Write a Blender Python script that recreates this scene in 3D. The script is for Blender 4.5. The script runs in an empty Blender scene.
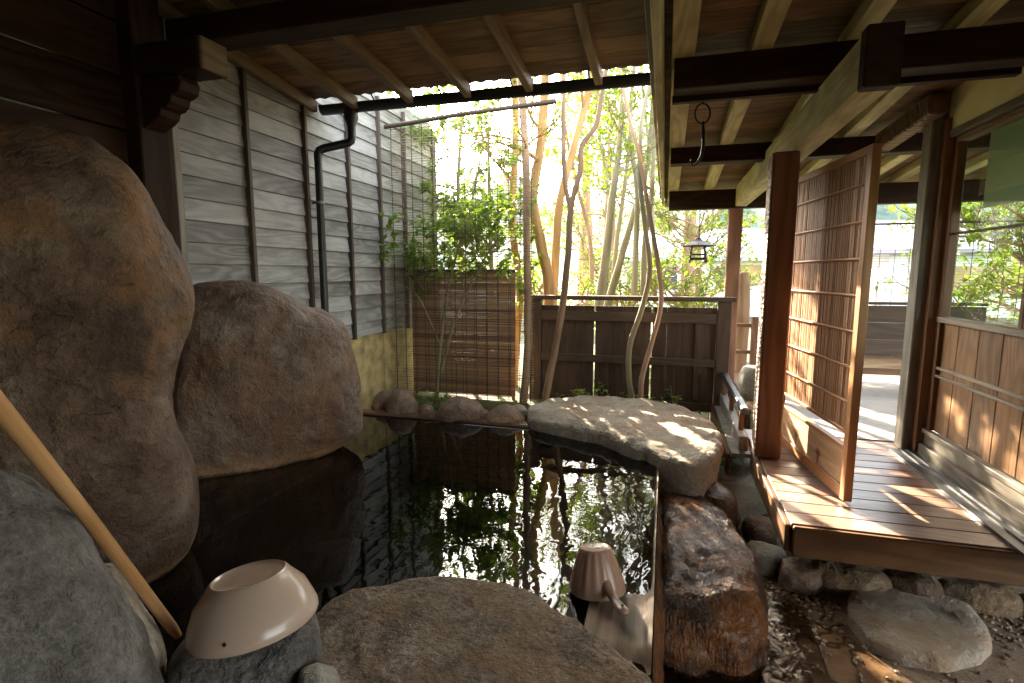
import bpy, math, random
from math import sin, cos, pi, radians as R
from mathutils import Vector as V, noise as NZ, Matrix
random.seed(7)
# ------------------------------------------------------------------ camera, light, exposure
SC = bpy.context.scene
FPX, CX, CY = 532.0, 512.0, 341.5
PIT = math.atan(69/FPX); YAW = R(16)
CAM = V((0, 0, 1.5))
FW = V((-sin(YAW)*cos(PIT), cos(YAW)*cos(PIT), -sin(PIT)))
RT = V((cos(YAW), sin(YAW), 0)); UP = RT.cross(FW)
cd = bpy.data.cameras.new('camera'); cam = bpy.data.objects.new('camera', cd)
bpy.context.collection.objects.link(cam); SC.camera = cam
cd.sensor_width = 36; cd.lens = FPX/1024*36; cd.clip_start = .02; cd.clip_end = 3000
cam.location = CAM; cam.rotation_euler = (pi/2-PIT, 0, YAW)
SUN_AZ, SUN_EL = R(-31), R(25)      # azimuth from +Y towards +X
w = bpy.data.worlds.new('World'); SC.world = w; w.use_nodes = True
nt = w.node_tree; bg = nt.nodes['Background']
sky = nt.nodes.new('ShaderNodeTexSky'); sky.sky_type = 'NISHITA'; sky.sun_disc = False
sky.sun_elevation = SUN_EL; sky.sun_rotation = SUN_AZ; sky.dust_density = 2.0; sky.air_density = 1.0
hs = nt.nodes.new('ShaderNodeHueSaturation'); hs.inputs['Saturation'].default_value = .45; hs.inputs['Value'].default_value = 1.3
nt.links.new(sky.outputs[0], hs.inputs['Color']); mx = nt.nodes.new('ShaderNodeMix'); mx.data_type = 'RGBA'; mx.blend_type = 'MULTIPLY'; mx.inputs[0].default_value = 1; mx.inputs[7].default_value = (1.04, 1.0, .94, 1)
nt.links.new(hs.outputs[0], mx.inputs[6]); nt.links.new(mx.outputs[2], bg.inputs[0]); bg.inputs[1].default_value = .15
sd = bpy.data.lights.new('sun', 'SUN'); sd.energy = 5.0; sd.angle = R(.6); sd.color = (1, .84, .62)
sun = bpy.data.objects.new('sun', sd); bpy.context.collection.objects.link(sun)
sv = V((sin(SUN_AZ)*cos(SUN_EL), cos(SUN_AZ)*cos(SUN_EL), sin(SUN_EL)))
sun.rotation_euler = sv.to_track_quat('Z', 'Y').to_euler(); sun.location = sv*30
SC.view_settings.view_transform = 'Standard'; SC.view_settings.look = 'None'
SC.view_settings.exposure = 3.25; SC.view_settings.gamma = 1

def at(u, v, **k):                       # photo measurement -> point on a real plane
    d = FW + RT*((u-CX)/FPX) + UP*((CY-v)/FPX)
    (ax, val), = k.items(); i = 'xyz'.index(ax)
    return CAM + d*((val-CAM[i])/d[i])

# ------------------------------------------------------------------ materials
def newmat(name):
    m = bpy.data.materials.new(name); m.use_nodes = True
    n = m.node_tree; b = n.nodes['Principled BSDF']; return m, n, b
def N(n, t, **k):
    x = n.nodes.new(t)
    for a, v in k.items(): setattr(x, a, v)
    return x
def ramp(n, src, stops):
    r = N(n, 'ShaderNodeValToRGB'); e = r.color_ramp.elements
    while len(e) < len(stops): e.new(.5)
    for i, (p, c) in enumerate(stops):
        e[i].position = p; e[i].color = (*c, 1) if len(c) == 3 else c
    n.links.new(src, r.inputs[0]); return r.outputs[0]
def mth(n, op, a, b=None, c=None):
    x = N(n, 'ShaderNodeMath', operation=op)
    for i, q in enumerate((a, b, c)):
        if q is None: continue
        if isinstance(q, (int, float)): x.inputs[i].default_value = q
        else: n.links.new(q, x.inputs[i])
    return x.outputs[0]
def mix(n, f, a, b, mode='MIX'):
    x = N(n, 'ShaderNodeMix', data_type='RGBA', blend_type=mode)
    if isinstance(f, (int, float)): x.inputs[0].default_value = f
    else: n.links.new(f, x.inputs[0])
    for i, q in ((6, a), (7, b)):
        if isinstance(q, tuple): x.inputs[i].default_value = (*q, 1)
        else: n.links.new(q, x.inputs[i])
    return x.outputs[2]
def vscale(n, src, s, off=(0, 0, 0)):
    x = N(n, 'ShaderNodeMapping'); x.inputs['Scale'].default_value = s; x.inputs['Location'].default_value = off
    n.links.new(src, x.inputs[0]); return x.outputs[0]
def noise(n, src, scale, det=4, rough=.55, dist=0):
    x = N(n, 'ShaderNodeTexNoise'); x.inputs['Scale'].default_value = scale; x.inputs['Detail'].default_value = det
    x.inputs['Roughness'].default_value = rough; x.inputs['Distortion'].default_value = dist
    n.links.new(src, x.inputs['Vector']); return x.outputs['Fac']
def bump(n, b, h, st, dist=.01, prev=None):
    x = N(n, 'ShaderNodeBump'); x.inputs['Strength'].default_value = st; x.inputs['Distance'].default_value = dist
    n.links.new(h, x.inputs['Height'])
    if prev: n.links.new(prev, x.inputs['Normal'])
    n.links.new(x.outputs[0], b.inputs['Normal']); return x.outputs[0]

def wood(name, dark, light, rough=.6, flame=9, vary=.35, bst=.35, adze=False, spec=.35, dirt=.0, rw=.32):
    """gc attribute = metres along the grain, across, through; rnd = one number per board"""
    m, n, b = newmat(name)
    g = N(n, 'ShaderNodeAttribute', attribute_name='gc').outputs['Vector']
    rn = N(n, 'ShaderNodeAttribute', attribute_name='rnd').outputs['Fac']
    low = noise(n, vscale(n, g, (1.0, 7, 7)), 1.0, 2, .4, .3)
    ring = mth(n, 'MULTIPLY_ADD', mth(n, 'SINE', mth(n, 'MULTIPLY', low, flame*2*pi)), .5, .5)
    fib = noise(n, vscale(n, g, (4, 160, 160)), 1.0, 3, .6)
    blot = noise(n, vscale(n, g, (2, 5, 5)), 1.0, 4, .6)
    f = mth(n, 'ADD', mth(n, 'MULTIPLY', ring, rw), mth(n, 'ADD', mth(n, 'MULTIPLY', fib, .45), mth(n, 'MULTIPLY', blot, .35)))
    f = mth(n, 'ADD', f, mth(n, 'MULTIPLY', mth(n, 'SUBTRACT', rn, .5), vary))
    c = ramp(n, f, [(.15, dark), (.85, light)])
    if dirt:
        d = noise(n, vscale(n, g, (1.3, 3, 3), (5, 2, 1)), 1.5, 5, .6)
        c = mix(n, mth(n, 'MULTIPLY', ramp(n, d, [(.45, (0,)*3), (.65, (1,)*3)]), dirt), c, tuple(x*.35 for x in dark))
    n.links.new(c, b.inputs['Base Color'])
    rr = mth(n, 'MULTIPLY_ADD', blot, .25, rough-.12)
    n.links.new(rr, b.inputs['Roughness']); b.inputs['Specular IOR Level'].default_value = spec
    p = bump(n, b, mth(n, 'ADD', mth(n, 'MULTIPLY', ring, .5), fib), bst, .002)
    if adze:
        vo = N(n, 'ShaderNodeTexVoronoi', feature='SMOOTH_F1'); vo.inputs['Scale'].default_value = 1; vo.inputs['Smoothness'].default_value = .3
        n.links.new(vscale(n, g, (42, 16, 16)), vo.inputs['Vector'])
        bump(n, b, vo.outputs['Distance'], .9, .02, p)
    return m

def rockmat(name, cols, sc=1.0, rough=.75, bst=.6, stain=None, wet=False, speck=.5, sc2=1.0, band=False, stz=None):
    m, n, b = newmat(name)
    o = N(n, 'ShaderNodeTexCoord').outputs['Object']
    n1 = noise(n, o, 2.2*sc, 6, .6, .4); n2 = noise(n, o, 9*sc, 6, .65, .2); n3 = noise(n, o, 60*sc2, 4, .7); n4 = noise(n, o, 230*sc2, 2, .6)
    f = mth(n, 'ADD', mth(n, 'MULTIPLY', n1, .75), mth(n, 'MULTIPLY', n2, .45))
    st = [(.38+.36*i/(len(cols)-1), c) for i, c in enumerate(cols)]
    c = ramp(n, f, st)
    c = mix(n, speck, c, ramp(n, n3, [(.3, (.25,)*3), (.62, (1,)*3)]), 'MULTIPLY')
    c = mix(n, speck*.6, c, ramp(n, n4, [(.3, (.3,)*3), (.6, (1,)*3)]), 'MULTIPLY')
    if stain:
        s = noise(n, vscale(n, o, (1.5, 1.5, 1.0), (3, 1, 2)), 1.6*sc, 5, .6)
        if stz:
            so = N(n, 'ShaderNodeSeparateXYZ'); n.links.new(o, so.inputs[0]); s = mth(n, 'ADD', s, mth(n, 'MULTIPLY', mth(n, 'SUBTRACT', so.outputs[2], stz), .22))
        c = mix(n, mth(n, 'MULTIPLY', ramp(n, s, [(.45, (0,)*3), (.62, (1,)*3)]), .75), c, stain)
    crk = N(n, 'ShaderNodeTexVoronoi', feature='DISTANCE_TO_EDGE'); crk.inputs['Scale'].default_value = 2.3*sc
    cw = N(n, 'ShaderNodeTexNoise'); cw.inputs['Scale'].default_value = 3*sc; cw.inputs['Detail'].default_value = 6; n.links.new(o, cw.inputs['Vector'])
    cv = N(n, 'ShaderNodeVectorMath', operation='MULTIPLY_ADD'); n.links.new(cw.outputs['Color'], cv.inputs[0]); cv.inputs[1].default_value = (.5,)*3; n.links.new(o, cv.inputs[2]); n.links.new(cv.outputs[0], crk.inputs['Vector'])
    ck = ramp(n, mth(n, 'ADD', crk.outputs['Distance'], mth(n, 'MULTIPLY', mth(n, 'GREATER_THAN', n1, .5), .1)), [(.0, (0,)*3), (.016, (1,)*3)])
    c = mix(n, .22, c, ck, 'MULTIPLY')
    if band:      # mineral crust left along the waterline
        gp = N(n, 'ShaderNodeNewGeometry').outputs['Position']; sz = N(n, 'ShaderNodeSeparateXYZ'); n.links.new(gp, sz.inputs[0])
        zz = mth(n, 'ADD', sz.outputs[2], mth(n, 'MULTIPLY', mth(n, 'SUBTRACT', n2, .5), .09))
        c = mix(n, ramp(n, zz, [(.455, (.85,)*3), (.475, (.35,)*3), (.54, (0,)*3)]), c, (.36, .20, .095))
        c = mix(n, ramp(n, zz, [(.425, (.8,)*3), (.44, (0,)*3)]), c, (.03, .018, .01))
    n.links.new(c, b.inputs['Base Color'])
    if wet:
        rid = noise(n, vscale(n, o, (55, 55, 9), (1, 2, 3)), 1, 3, .6, 1.0)
        b.inputs['Roughness'].default_value = .24; b.inputs['Specular IOR Level'].default_value = .55
        b.inputs['Coat Weight'].default_value = .1; b.inputs['Coat Roughness'].default_value = .06
    else:
        n.links.new(mth(n, 'MULTIPLY_ADD', n2, .3, rough-.15), b.inputs['Roughness']); b.inputs['Specular IOR Level'].default_value = .4
    h = mth(n, 'ADD', mth(n, 'MULTIPLY', n2, 1.6), mth(n, 'ADD', mth(n, 'MULTIPLY', n3, .6), mth(n, 'MULTIPLY', n4, .18)))
    vo = N(n, 'ShaderNodeTexVoronoi', feature='F1'); vo.inputs['Scale'].default_value = 38*sc2; n.links.new(o, vo.inputs['Vector'])
    pit = ramp(n, vo.outputs['Distance'], [(.08, (0,)*3), (.3, (1,)*3)])
    h = mth(n, 'ADD', h, mth(n, 'MULTIPLY', ck, .15))
    p = bump(n, b, h, bst, .02)
    if wet: bump(n, b, rid, 1.0, .03, p)
    else: bump(n, b, mth(n, 'MULTIPLY', pit, mth(n, 'GREATER_THAN', n1, .47)), bst*.6, .006, p)
    return m

def plain(name, c, rough=.5, metal=0, vary=.25, sc=6, bst=.1, spec=.5):
    m, n, b = newmat(name)
    o = N(n, 'ShaderNodeTexCoord').outputs['Object']
    f = noise(n, o, sc, 6, .6)
    n.links.new(ramp(n, f, [(.3, tuple(x*(1-vary) for x in c)), (.7, tuple(min(1, x*(1+vary)) for x in c))]), b.inputs['Base Color'])
    b.inputs['Metallic'].default_value = metal; b.inputs['Specular IOR Level'].default_value = spec
    n.links.new(mth(n, 'MULTIPLY_ADD', f, .2, rough-.1), b.inputs['Roughness'])
    bump(n, b, noise(n, o, sc*8, 4, .6), bst, .003)
    return m

def leafmat(name, a, bcol, trans=.5):
    m, n, b = newmat(name)
    rn = N(n, 'ShaderNodeAttribute', attribute_name='rnd').outputs['Fac']
    c = ramp(n, rn, [(0, a), (1, bcol)])
    n.links.new(c, b.inputs['Base Color']); b.inputs['Roughness'].default_value = .42
    t = N(n, 'ShaderNodeBsdfTranslucent'); n.links.new(mix(n, .5, c, (.24, .36, .02)), t.inputs[0])
    x = N(n, 'ShaderNodeMixShader'); x.inputs[0].default_value = trans
    n.links.new(b.outputs[0], x.inputs[1]); n.links.new(t.outputs[0], x.inputs[2])
    n.links.new(x.outputs[0], n.nodes['Material Output'].inputs[0]); return m

def watermat(name, tint, bumps, rmin=.0):
    m, n, b = newmat(name); n.nodes.remove(b)
    g = N(n, 'ShaderNodeNewGeometry').outputs['Position']
    bp = N(n, 'ShaderNodeBump'); bp.inputs['Strength'].default_value = 1; bp.inputs['Distance'].default_value = 1
    h = None
    for (sc, amp, sx, off) in bumps:
        q = mth(n, 'MULTIPLY', noise(n, vscale(n, g, (sc*sx, sc, sc), (off, off, 0)), 1, 2, .5, .6), amp)
        h = q if h is None else mth(n, 'ADD', h, q)
    # livelier water where it runs over the weir
    sp = N(n, 'ShaderNodeSeparateXYZ'); n.links.new(g, sp.inputs[0])
    k = N(n, 'ShaderNodeMapRange'); n.links.new(sp.outputs[0], k.inputs[0]); k.inputs[1].default_value = -.55; k.inputs[2].default_value = -.1; k.inputs[3].default_value = .22; k.inputs[4].default_value = .5
    n.links.new(mth(n, 'MULTIPLY', h, k.outputs[0]), bp.inputs['Height'])
    gl = N(n, 'ShaderNodeBsdfGlossy'); gl.inputs['Roughness'].default_value = rmin; gl.inputs[0].default_value = (1, 1, 1, 1)
    tr = N(n, 'ShaderNodeBsdfTransparent'); tr.inputs[0].default_value = (*tint, 1)
    fr = N(n, 'ShaderNodeFresnel'); fr.inputs[0].default_value = 1.4
    x = N(n, 'ShaderNodeMixShader')
    n.links.new(bp.outputs[0], gl.inputs['Normal']); n.links.new(bp.outputs[0], fr.inputs['Normal'])
    n.links.new(fr.outputs[0], x.inputs[0]); n.links.new(tr.outputs[0], x.inputs[1]); n.links.new(gl.outputs[0], x.inputs[2])
    n.links.new(x.outputs[0], n.nodes['Material Output'].inputs[0]); return m

M = {}
M['siding'] = wood('siding weathered cedar', (.155, .148, .14), (.40, .395, .385), .5, 11, .6, .7, dirt=.5, rw=.29)
M['darkwall'] = wood('dark stained wall', (.010, .004, .002), (.045, .020, .010), .6, 7, .3, .4, spec=.12)
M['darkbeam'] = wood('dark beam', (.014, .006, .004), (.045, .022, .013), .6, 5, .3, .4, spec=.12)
M['batten'] = wood('batten', (.045, .032, .024), (.12, .085, .065), .6, 3, .2)
M['soffit'] = wood('soffit boards', (.085, .045, .02), (.27, .16, .075), .65, 8, .5, .3, dirt=.4)
M['rafter'] = wood('rafter', (.085, .052, .026), (.24, .165, .09), .65, 6, .3, .3)
M['pale'] = wood('pale olive beam', (.30, .26, .12), (.62, .55, .30), .7, 6, .3, .5, dirt=.45)  # yellow-green skylight on the beam is put into its base colour
M['fence'] = wood('fence brown', (.04, .026, .017), (.10, .066, .043), .6, 6, .3, .4)
M['deck'] = wood('deck cedar', (.18, .10, .075), (.38, .25, .19), .33, 7, .4, .3, spec=.7, dirt=.25)
M['fascia'] = wood('deck fascia', (.06, .028, .011), (.19, .095, .04), .6, 8, .3, .4, dirt=.5)
M['post'] = wood('adzed post', (.10, .045, .025), (.30, .145, .08), .5, 5, .2, .4)
M['postadze'] = wood('adzed beam', (.07, .04, .022), (.24, .14, .08), .6, 5, .2, .4, adze=True)
M['scallop_lit'] = wood('scalloped sky-lit face', (.16, .10, .075), (.42, .31, .25), .6, 5, .2, .4, adze=True)  # adzed skin; skylight on the post's left side painted in as paler grey
M['doorwood'] = wood('door stile', (.24, .10, .04), (.46, .23, .10), .5, 6, .2, .3)
M['kick'] = wood('kick board', (.28, .17, .09), (.52, .36, .22), .55, 9, .2, .3)
M['reedv'] = wood('door reeds', (.24, .12, .065), (.56, .34, .19), .55, 2, .8, .4)
M['greypost'] = wood('grey post', (.07, .062, .052), (.22, .195, .16), .6, 7, .2, .5)
M['greytrim'] = wood('grey trim', (.16, .14, .12), (.36, .32, .27), .55, 7, .2, .4)
M['panel'] = wood('door lower panel', (.10, .052, .022), (.27, .15, .07), .5, 10, .35, .3)
M['sash'] = wood('sash', (.09, .04, .02), (.22, .11, .055), .5, 5, .2)
M['bamboo'] = wood('old bamboo', (.03, .02, .014), (.10, .065, .04), .45, 1, .2)
M['handle'] = wood('pale pole', (.30, .14, .05), (.54, .31, .14), .4, 9, .3, .15)
M['reed'] = wood('reeds', (.20, .10, .075), (.48, .29, .15), .55, 1, 1.0, .3)
M['reedfine'] = wood('fine reeds', (.16, .11, .07), (.40, .30, .17), .55, 1, .8, .3)
M['gravel'] = wood('grit', (.08, .05, .03), (.36, .27, .19), .6, 1, 1.2)
M['weir'] = wood('wet weir board', (.09, .065, .045), (.30, .21, .13), .55, 9, .2, .8, spec=.3)
M['ledge'] = wood('wet ledge', (.04, .02, .012), (.12, .06, .035), .2, 4, .2, .5, spec=.7)
M['bark1'] = wood('bark grey green', (.13, .115, .065), (.36, .32, .20), .75, 3, .3, .8)
M['bark2'] = wood('bark orange', (.26, .14, .05), (.50, .33, .14), .7, 4, .3, .6)
M['bark3'] = wood('bark brown', (.16, .10, .06), (.44, .30, .19), .75, 3, .3, .8)
M['plaster'] = plain('plaster ochre', (.40, .31, .14), .85, 0, .45, 9, .9)
M['plaster2'] = plain('sand plaster', (.74, .72, .42), .9, 0, .08, 5, .3)
M['iron'] = plain('black iron', (.02, .02, .022), .45, .6, .3, 20, .2)
M['gutter'] = plain('black gutter', (.018, .02, .022), .35, 0, .2, 8, .05)
M['roofing'] = plain('roof sheet', (.05, .055, .06), .5, .3, .2, 3, .2)
M['string'] = plain('twine', (.035, .028, .03), .8)
M['mat'] = plain('grey mat', (.42, .40, .38), .9, 0, .1, 10, .4)
M['track'] = plain('rubber track', (.055, .06, .07), .35, 0, .2, 10, .1)
M['white'] = plain('white render', (.78, .78, .76), .8, 0, .05, 2)
M['whiteroof'] = plain('pale metal roof', (.62, .66, .72), .5, 0, .06, 1)
M['window'] = plain('dark window', (.06, .065, .075), .2, 0, .2, 1)
M['orange'] = plain('ochre shutter', (.50, .34, .18), .7, 0, .2, 1)
M['purple'] = plain('mauve roof', (.30, .28, .34), .7, 0, .15, 1)
M['bowl'] = plain('beige plastic', (.44, .32, .24), .22, 0, .04, 3, .0)
M['ladle'] = plain('pinkish plastic', (.36, .22, .15), .3, 0, .04, 3, .0)
M['hole'] = plain('dark hole', (.012, .01, .01), .6)
M['boulder1'] = rockmat('boulder brown', [(.026, .012, .006), (.075, .038, .02), (.14, .08, .048), (.21, .145, .10)], 1.5, .6, 1.0, (.26, .115, .03), sc2=.6, band=True, stz=1.75)
M['boulder2'] = rockmat('boulder mauve', [(.05, .03, .022), (.14, .086, .06), (.22, .15, .11), (.31, .235, .18)], 1.6, .5, .9, (.19, .095, .045), sc2=.6, band=True)
M['boulder3'] = rockmat('boulder grey', [(.05, .043, .038), (.16, .14, .125), (.25, .225, .20)], 2.2, .7, 1.0, None, speck=.7, sc2=.6)
M['slab'] = rockmat('slab brown', [(.06, .04, .027), (.20, .145, .10), (.36, .27, .19), (.44, .37, .27)], 2.4, .8, 1.0, (.20, .12, .05), speck=.9)
M['palestone'] = rockmat('pale stone', [(.24, .19, .13), (.40, .34, .26), (.52, .46, .38)], 1.8, .75, .8, (.30, .20, .12), speck=.45)
M['brownstone'] = rockmat('brown stone', [(.09, .05, .03), (.19, .115, .075), (.27, .185, .125)], 3, .5, .5, None, speck=.5)
M['wetmound'] = rockmat('wet mound', [(.022, .008, .003), (.055, .018, .004), (.15, .05, .010)], 2, .3, 1.0, (.30, .10, .014), wet=True)
M['basin'] = rockmat('basin stone', [(.015, .013, .012), (.04, .034, .028)], 1, .7, .3)
M['under'] = rockmat('submerged stone', [(.09, .10, .085), (.20, .22, .18)], 2, .7, .3)
M['greenstone'] = rockmat('grey green stone', [(.16, .15, .12), (.28, .26, .21), (.34, .32, .27)], 2, .6, .4)
M['leafmid'] = leafmat('leaf mid', (.08, .15, .025), (.22, .32, .06), .5)
M['leafbright'] = leafmat('leaf bright', (.085, .17, .018), (.27, .33, .035), .5)
M['leafmaple'] = leafmat('leaf maple', (.12, .20, .03), (.42, .22, .07), .6)
M['leafdark'] = leafmat('leaf far', (.05, .09, .03), (.12, .17, .05), .4)
M['water'] = watermat('pool water', (.13, .145, .115), [(5, .0065, 1.4, 0), (17, .0006, 1, 3)])
M['stream'] = watermat('runoff water', (.62, .50, .36), [(16, .012, 1, 1), (50, .003, 1, 3)], .03)

# blanket for hills
m, n, b = newmat('hill forest'); g = N(n, 'ShaderNodeNewGeometry').outputs['Position']
n.links.new(ramp(n, noise(n, g, .25, 6, .7), [(.3, (.03, .06, .05)), (.7, (.10, .16, .11))]), b.inputs['Base Color']); b.inputs['Roughness'].default_value = .9
M['hill'] = m
m, n, b = newmat('garden soil and moss'); g = N(n, 'ShaderNodeNewGeometry').outputs['Position']
f1 = noise(n, g, 2.3, 6, .65); f2 = noise(n, g, 40, 4, .7)
c = ramp(n, f1, [(.35, (.09, .065, .045)), (.5, (.10, .10, .04)), (.65, (.13, .20, .04))])
n.links.new(mix(n, .6, c, ramp(n, f2, [(.3, (.35,)*3), (.65, (1,)*3)]), 'MULTIPLY'), b.inputs['Base Color'])
b.inputs['Roughness'].default_value = .9; bump(n, b, f2, .8, .02); M['soil'] = m
# wet crazy-paved floor fading to dry fine gravel
m, n, b = newmat('wet stone floor'); g = N(n, 'ShaderNodeNewGeometry').outputs['Position']
vo = N(n, 'ShaderNodeTexVoronoi', feature='DISTANCE_TO_EDGE'); vo.inputs['Scale'].default_value = 5.5
wob = N(n, 'ShaderNodeTexNoise'); wob.inputs['Scale'].default_value = 5; n.links.new(g, wob.inputs['Vector'])
va = N(n, 'ShaderNodeVectorMath', operation='MULTIPLY_ADD'); n.links.new(wob.outputs['Color'], va.inputs[0]); va.inputs[1].default_value = (.25,)*3; n.links.new(g, va.inputs[2])
n.links.new(va.outputs[0], vo.inputs['Vector'])
crack = ramp(n, vo.outputs['Distance'], [(.0, (0,)*3), (.07, (1,)*3)])
f1 = noise(n, g, 6, 6, .65); f2 = noise(n, g, 150, 3, .7)
stone = mix(n, crack, (.02, .011, .006), ramp(n, f1, [(.3, (.06, .033, .018)), (.7, (.21, .12, .06))]))
grav = mix(n, .8, ramp(n, f1, [(.3, (.22, .145, .085)), (.7, (.34, .24, .155))]), ramp(n, f2, [(.3, (.3,)*3), (.6, (1,)*3)]), 'MULTIPLY')
sp = N(n, 'ShaderNodeSeparateXYZ'); n.links.new(g, sp.inputs[0])
mk = mth(n, 'ADD', mth(n, 'ADD', sp.outputs[0], mth(n, 'MULTIPLY', sp.outputs[1], .25)), mth(n, 'MULTIPLY', f1, .35))
mk = ramp(n, mth(n, 'MULTIPLY', mk, .5), [(.77, (0,)*3), (.82, (1,)*3)])
n.links.new(mix(n, mk, stone, grav), b.inputs['Base Color'])
n.links.new(mth(n, 'MULTIPLY_ADD', mk, .6, .17), b.inputs['Roughness']); b.inputs['Specular IOR Level'].default_value = .6
p = bump(n, b, mth(n, 'MULTIPLY', crack, mth(n, 'SUBTRACT', 1, mk)), .35, .006); p = bump(n, b, f2, .35, .006, p); bump(n, b, f1, .5, .03, p)
M['floor'] = m
# glass
m, n, b = newmat('window glass'); b.inputs['Base Color'].default_value = (.75, .85, .75, 1); n.nodes.remove(b)
gl = N(n, 'ShaderNodeBsdfGlossy'); gl.inputs['Roughness'].default_value = .0
tr = N(n, 'ShaderNodeBsdfTransparent'); tr.inputs[0].default_value = (.72, .82, .74, 1)
fr = N(n, 'ShaderNodeFresnel'); fr.inputs[0].default_value = 1.5; x = N(n, 'ShaderNodeMixShader')
n.links.new(fr.outputs[0], x.inputs[0]); n.links.new(tr.outputs[0], x.inputs[1]); n.links.new(gl.outputs[0], x.inputs[2])
n.links.new(x.outputs[0], n.nodes['Material Output'].inputs[0]); M['glass'] = m
# green reflection sheet
m, n, b = newmat('green reflection sheet'); b.inputs['Base Color'].default_value = (.50, .55, .40, 1); b.inputs['Roughness'].default_value = .9  # dull green reflection in the glass, put into a sheet's colour
t = N(n, 'ShaderNodeBsdfTranslucent'); t.inputs[0].default_value = (.38, .42, .30, 1); x = N(n, 'ShaderNodeMixShader'); x.inputs[0].default_value = .5
n.links.new(b.outputs[0], x.inputs[1]); n.links.new(t.outputs[0], x.inputs[2]); n.links.new(x.outputs[0], n.nodes['Material Output'].inputs[0]); M['blind'] = m

# ------------------------------------------------------------------ mesh builder
COL = bpy.context.collection
class MB:
    def __init__(s): s.v = []; s.f = []; s.g = []; s.r = []; s.smooth = False
    def box(s, a, b, ax=None):
        lo = [min(a[i], b[i]) for i in range(3)]; hi = [max(a[i], b[i]) for i in range(3)]
        c = V([(lo[i]+hi[i])/2 for i in range(3)]); d = [hi[i]-lo[i] for i in range(3)]
        k = d.index(max(d)) if ax is None else 'xyz'.index(ax)
        e = [V((1, 0, 0)), V((0, 1, 0)), V((0, 0, 1))]; o = [k, (k+1) % 3, (k+2) % 3]
        return s.obox(c, e[o[0]], e[o[1]], e[o[2]], d[o[0]], d[o[1]], d[o[2]])
    def obox(s, c, X, Y, Z, lx, ly, lz, taper=1):
        i0 = len(s.v); off = V((random.uniform(0, 50), random.uniform(0, 50), random.uniform(0, 50))); r = random.random()
        for a in (-.5, .5):
            k = taper if a > 0 else 1
            for bb in (-.5, .5):
                for cc in (-.5, .5):
                    s.v.append(V(c)+X*a*lx+Y*bb*ly*k+Z*cc*lz*k); s.g.append(off+V((a*lx, bb*ly, cc*lz))); s.r.append(r)
        q = [(0, 1, 3, 2), (4, 6, 7, 5), (0, 4, 5, 1), (2, 3, 7, 6), (0, 2, 6, 4), (1, 5, 7, 3)]
        if X.cross(Y).dot(Z) < 0: q = [t[::-1] for t in q]
        s.f += [tuple(i0+j for j in t) for t in q]
    def beam(s, a, b, wd, ht, up=V((0, 0, 1)), taper=1):
        a = V(a); b = V(b); X = (b-a).normalized(); Y = V(up).cross(X).normalized(); Z = X.cross(Y)
        s.obox((a+b)/2, X, Y, Z, (b-a).length, wd, ht, taper)
    def tube(s, pts, rad, k=10, cap=True, wob=0):
        pts = [V(p) for p in pts]; i0 = len(s.v); off = V((random.uniform(0, 50), random.uniform(0, 50), random.uniform(0, 50))); r0 = random.random()
        if isinstance(rad, (int, float)): rad = [rad]*len(pts)
        L = 0; ref = None
        for i, p in enumerate(pts):
            t = (pts[min(i+1, len(pts)-1)]-pts[max(i-1, 0)]).normalized()
            if ref is None: ref = V((0, 0, 1)).cross(t) if abs(t.z) < .9 else V((1, 0, 0)).cross(t)
            ref = (ref-t*ref.dot(t)).normalized(); o = t.cross(ref)
            if i: L += (p-pts[i-1]).length
            for j in range(k):
                A = 2*pi*j/k; rr = rad[i]*(1+wob*(NZ.noise(p*9+V((cos(A), sin(A), 0)))))
                s.v.append(p+(ref*cos(A)+o*sin(A))*rr); s.g.append(off+V((L, cos(A)*rad[i], sin(A)*rad[i]))); s.r.append(r0)
        for i in range(len(pts)-1):
            for j in range(k):
                a = i0+i*k+j; b = i0+i*k+(j+1) % k; s.f.append((a, b, b+k, a+k))
        if cap: s.f.append(tuple(i0+j for j in range(k))[::-1]); s.f.append(tuple(i0+(len(pts)-1)*k+j for j in range(k)))
        return s
    def lathe(s, prof, c, X, Y, Z, k=48):
        i0 = len(s.v)
        for (r, h) in prof:
            for j in range(k):
                A = 2*pi*j/k; s.v.append(V(c)+(X*cos(A)+Y*sin(A))*r+Z*h); s.g.append(V((h, cos(A)*r, sin(A)*r))); s.r.append(.5)
        for i in range(len(prof)-1):
            for j in range(k):
                a = i0+i*k+j; b = i0+i*k+(j+1) % k; s.f.append((a, b, b+k, a+k))
        if prof[0][0] > 1e-4: s.f.append(tuple(i0+j for j in range(k))[::-1])
        if prof[-1][0] > 1e-4: s.f.append(tuple(i0+(len(prof)-1)*k+j for j in range(k)))
        return s
    def prism(s, poly, c, X, Y, Z, t):
        """outline poly (x,y) extruded by t along Z"""
        i0 = len(s.v); k = len(poly); r = random.random()
        for h in (0, t):
            for (x, y) in poly: s.v.append(V(c)+X*x+Y*y+Z*h); s.g.append(V((x, y, h))+V((r*30, r*17, 0))); s.r.append(r)
        s.f.append(tuple(i0+j for j in range(k))[::-1]); s.f.append(tuple(i0+k+j for j in range(k)))
        for j in range(k): s.f.append((i0+j, i0+(j+1) % k, i0+k+(j+1) % k, i0+k+j))
    def leaf(s, p, d, nrm, L, W):
        if p.x > -.2 and p.y < 6.95 and p.z > 2.15: return      # clear of the veranda roof
        if p.x < -2.38 and p.y < 4.9: return                     # clear of the wall
        i0 = len(s.v); sd_ = d.cross(nrm).normalized(); r = random.random()
        s.v += [p, p+d*L*.45+sd_*W*.5+nrm*W*.12, p+d*L-nrm*L*.1, p+d*L*.45-sd_*W*.5+nrm*W*.12]
        s.g += [V((0, 0, 0))]*4; s.r += [r]*4; s.f.append((i0, i0+1, i0+2, i0+3))
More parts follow.
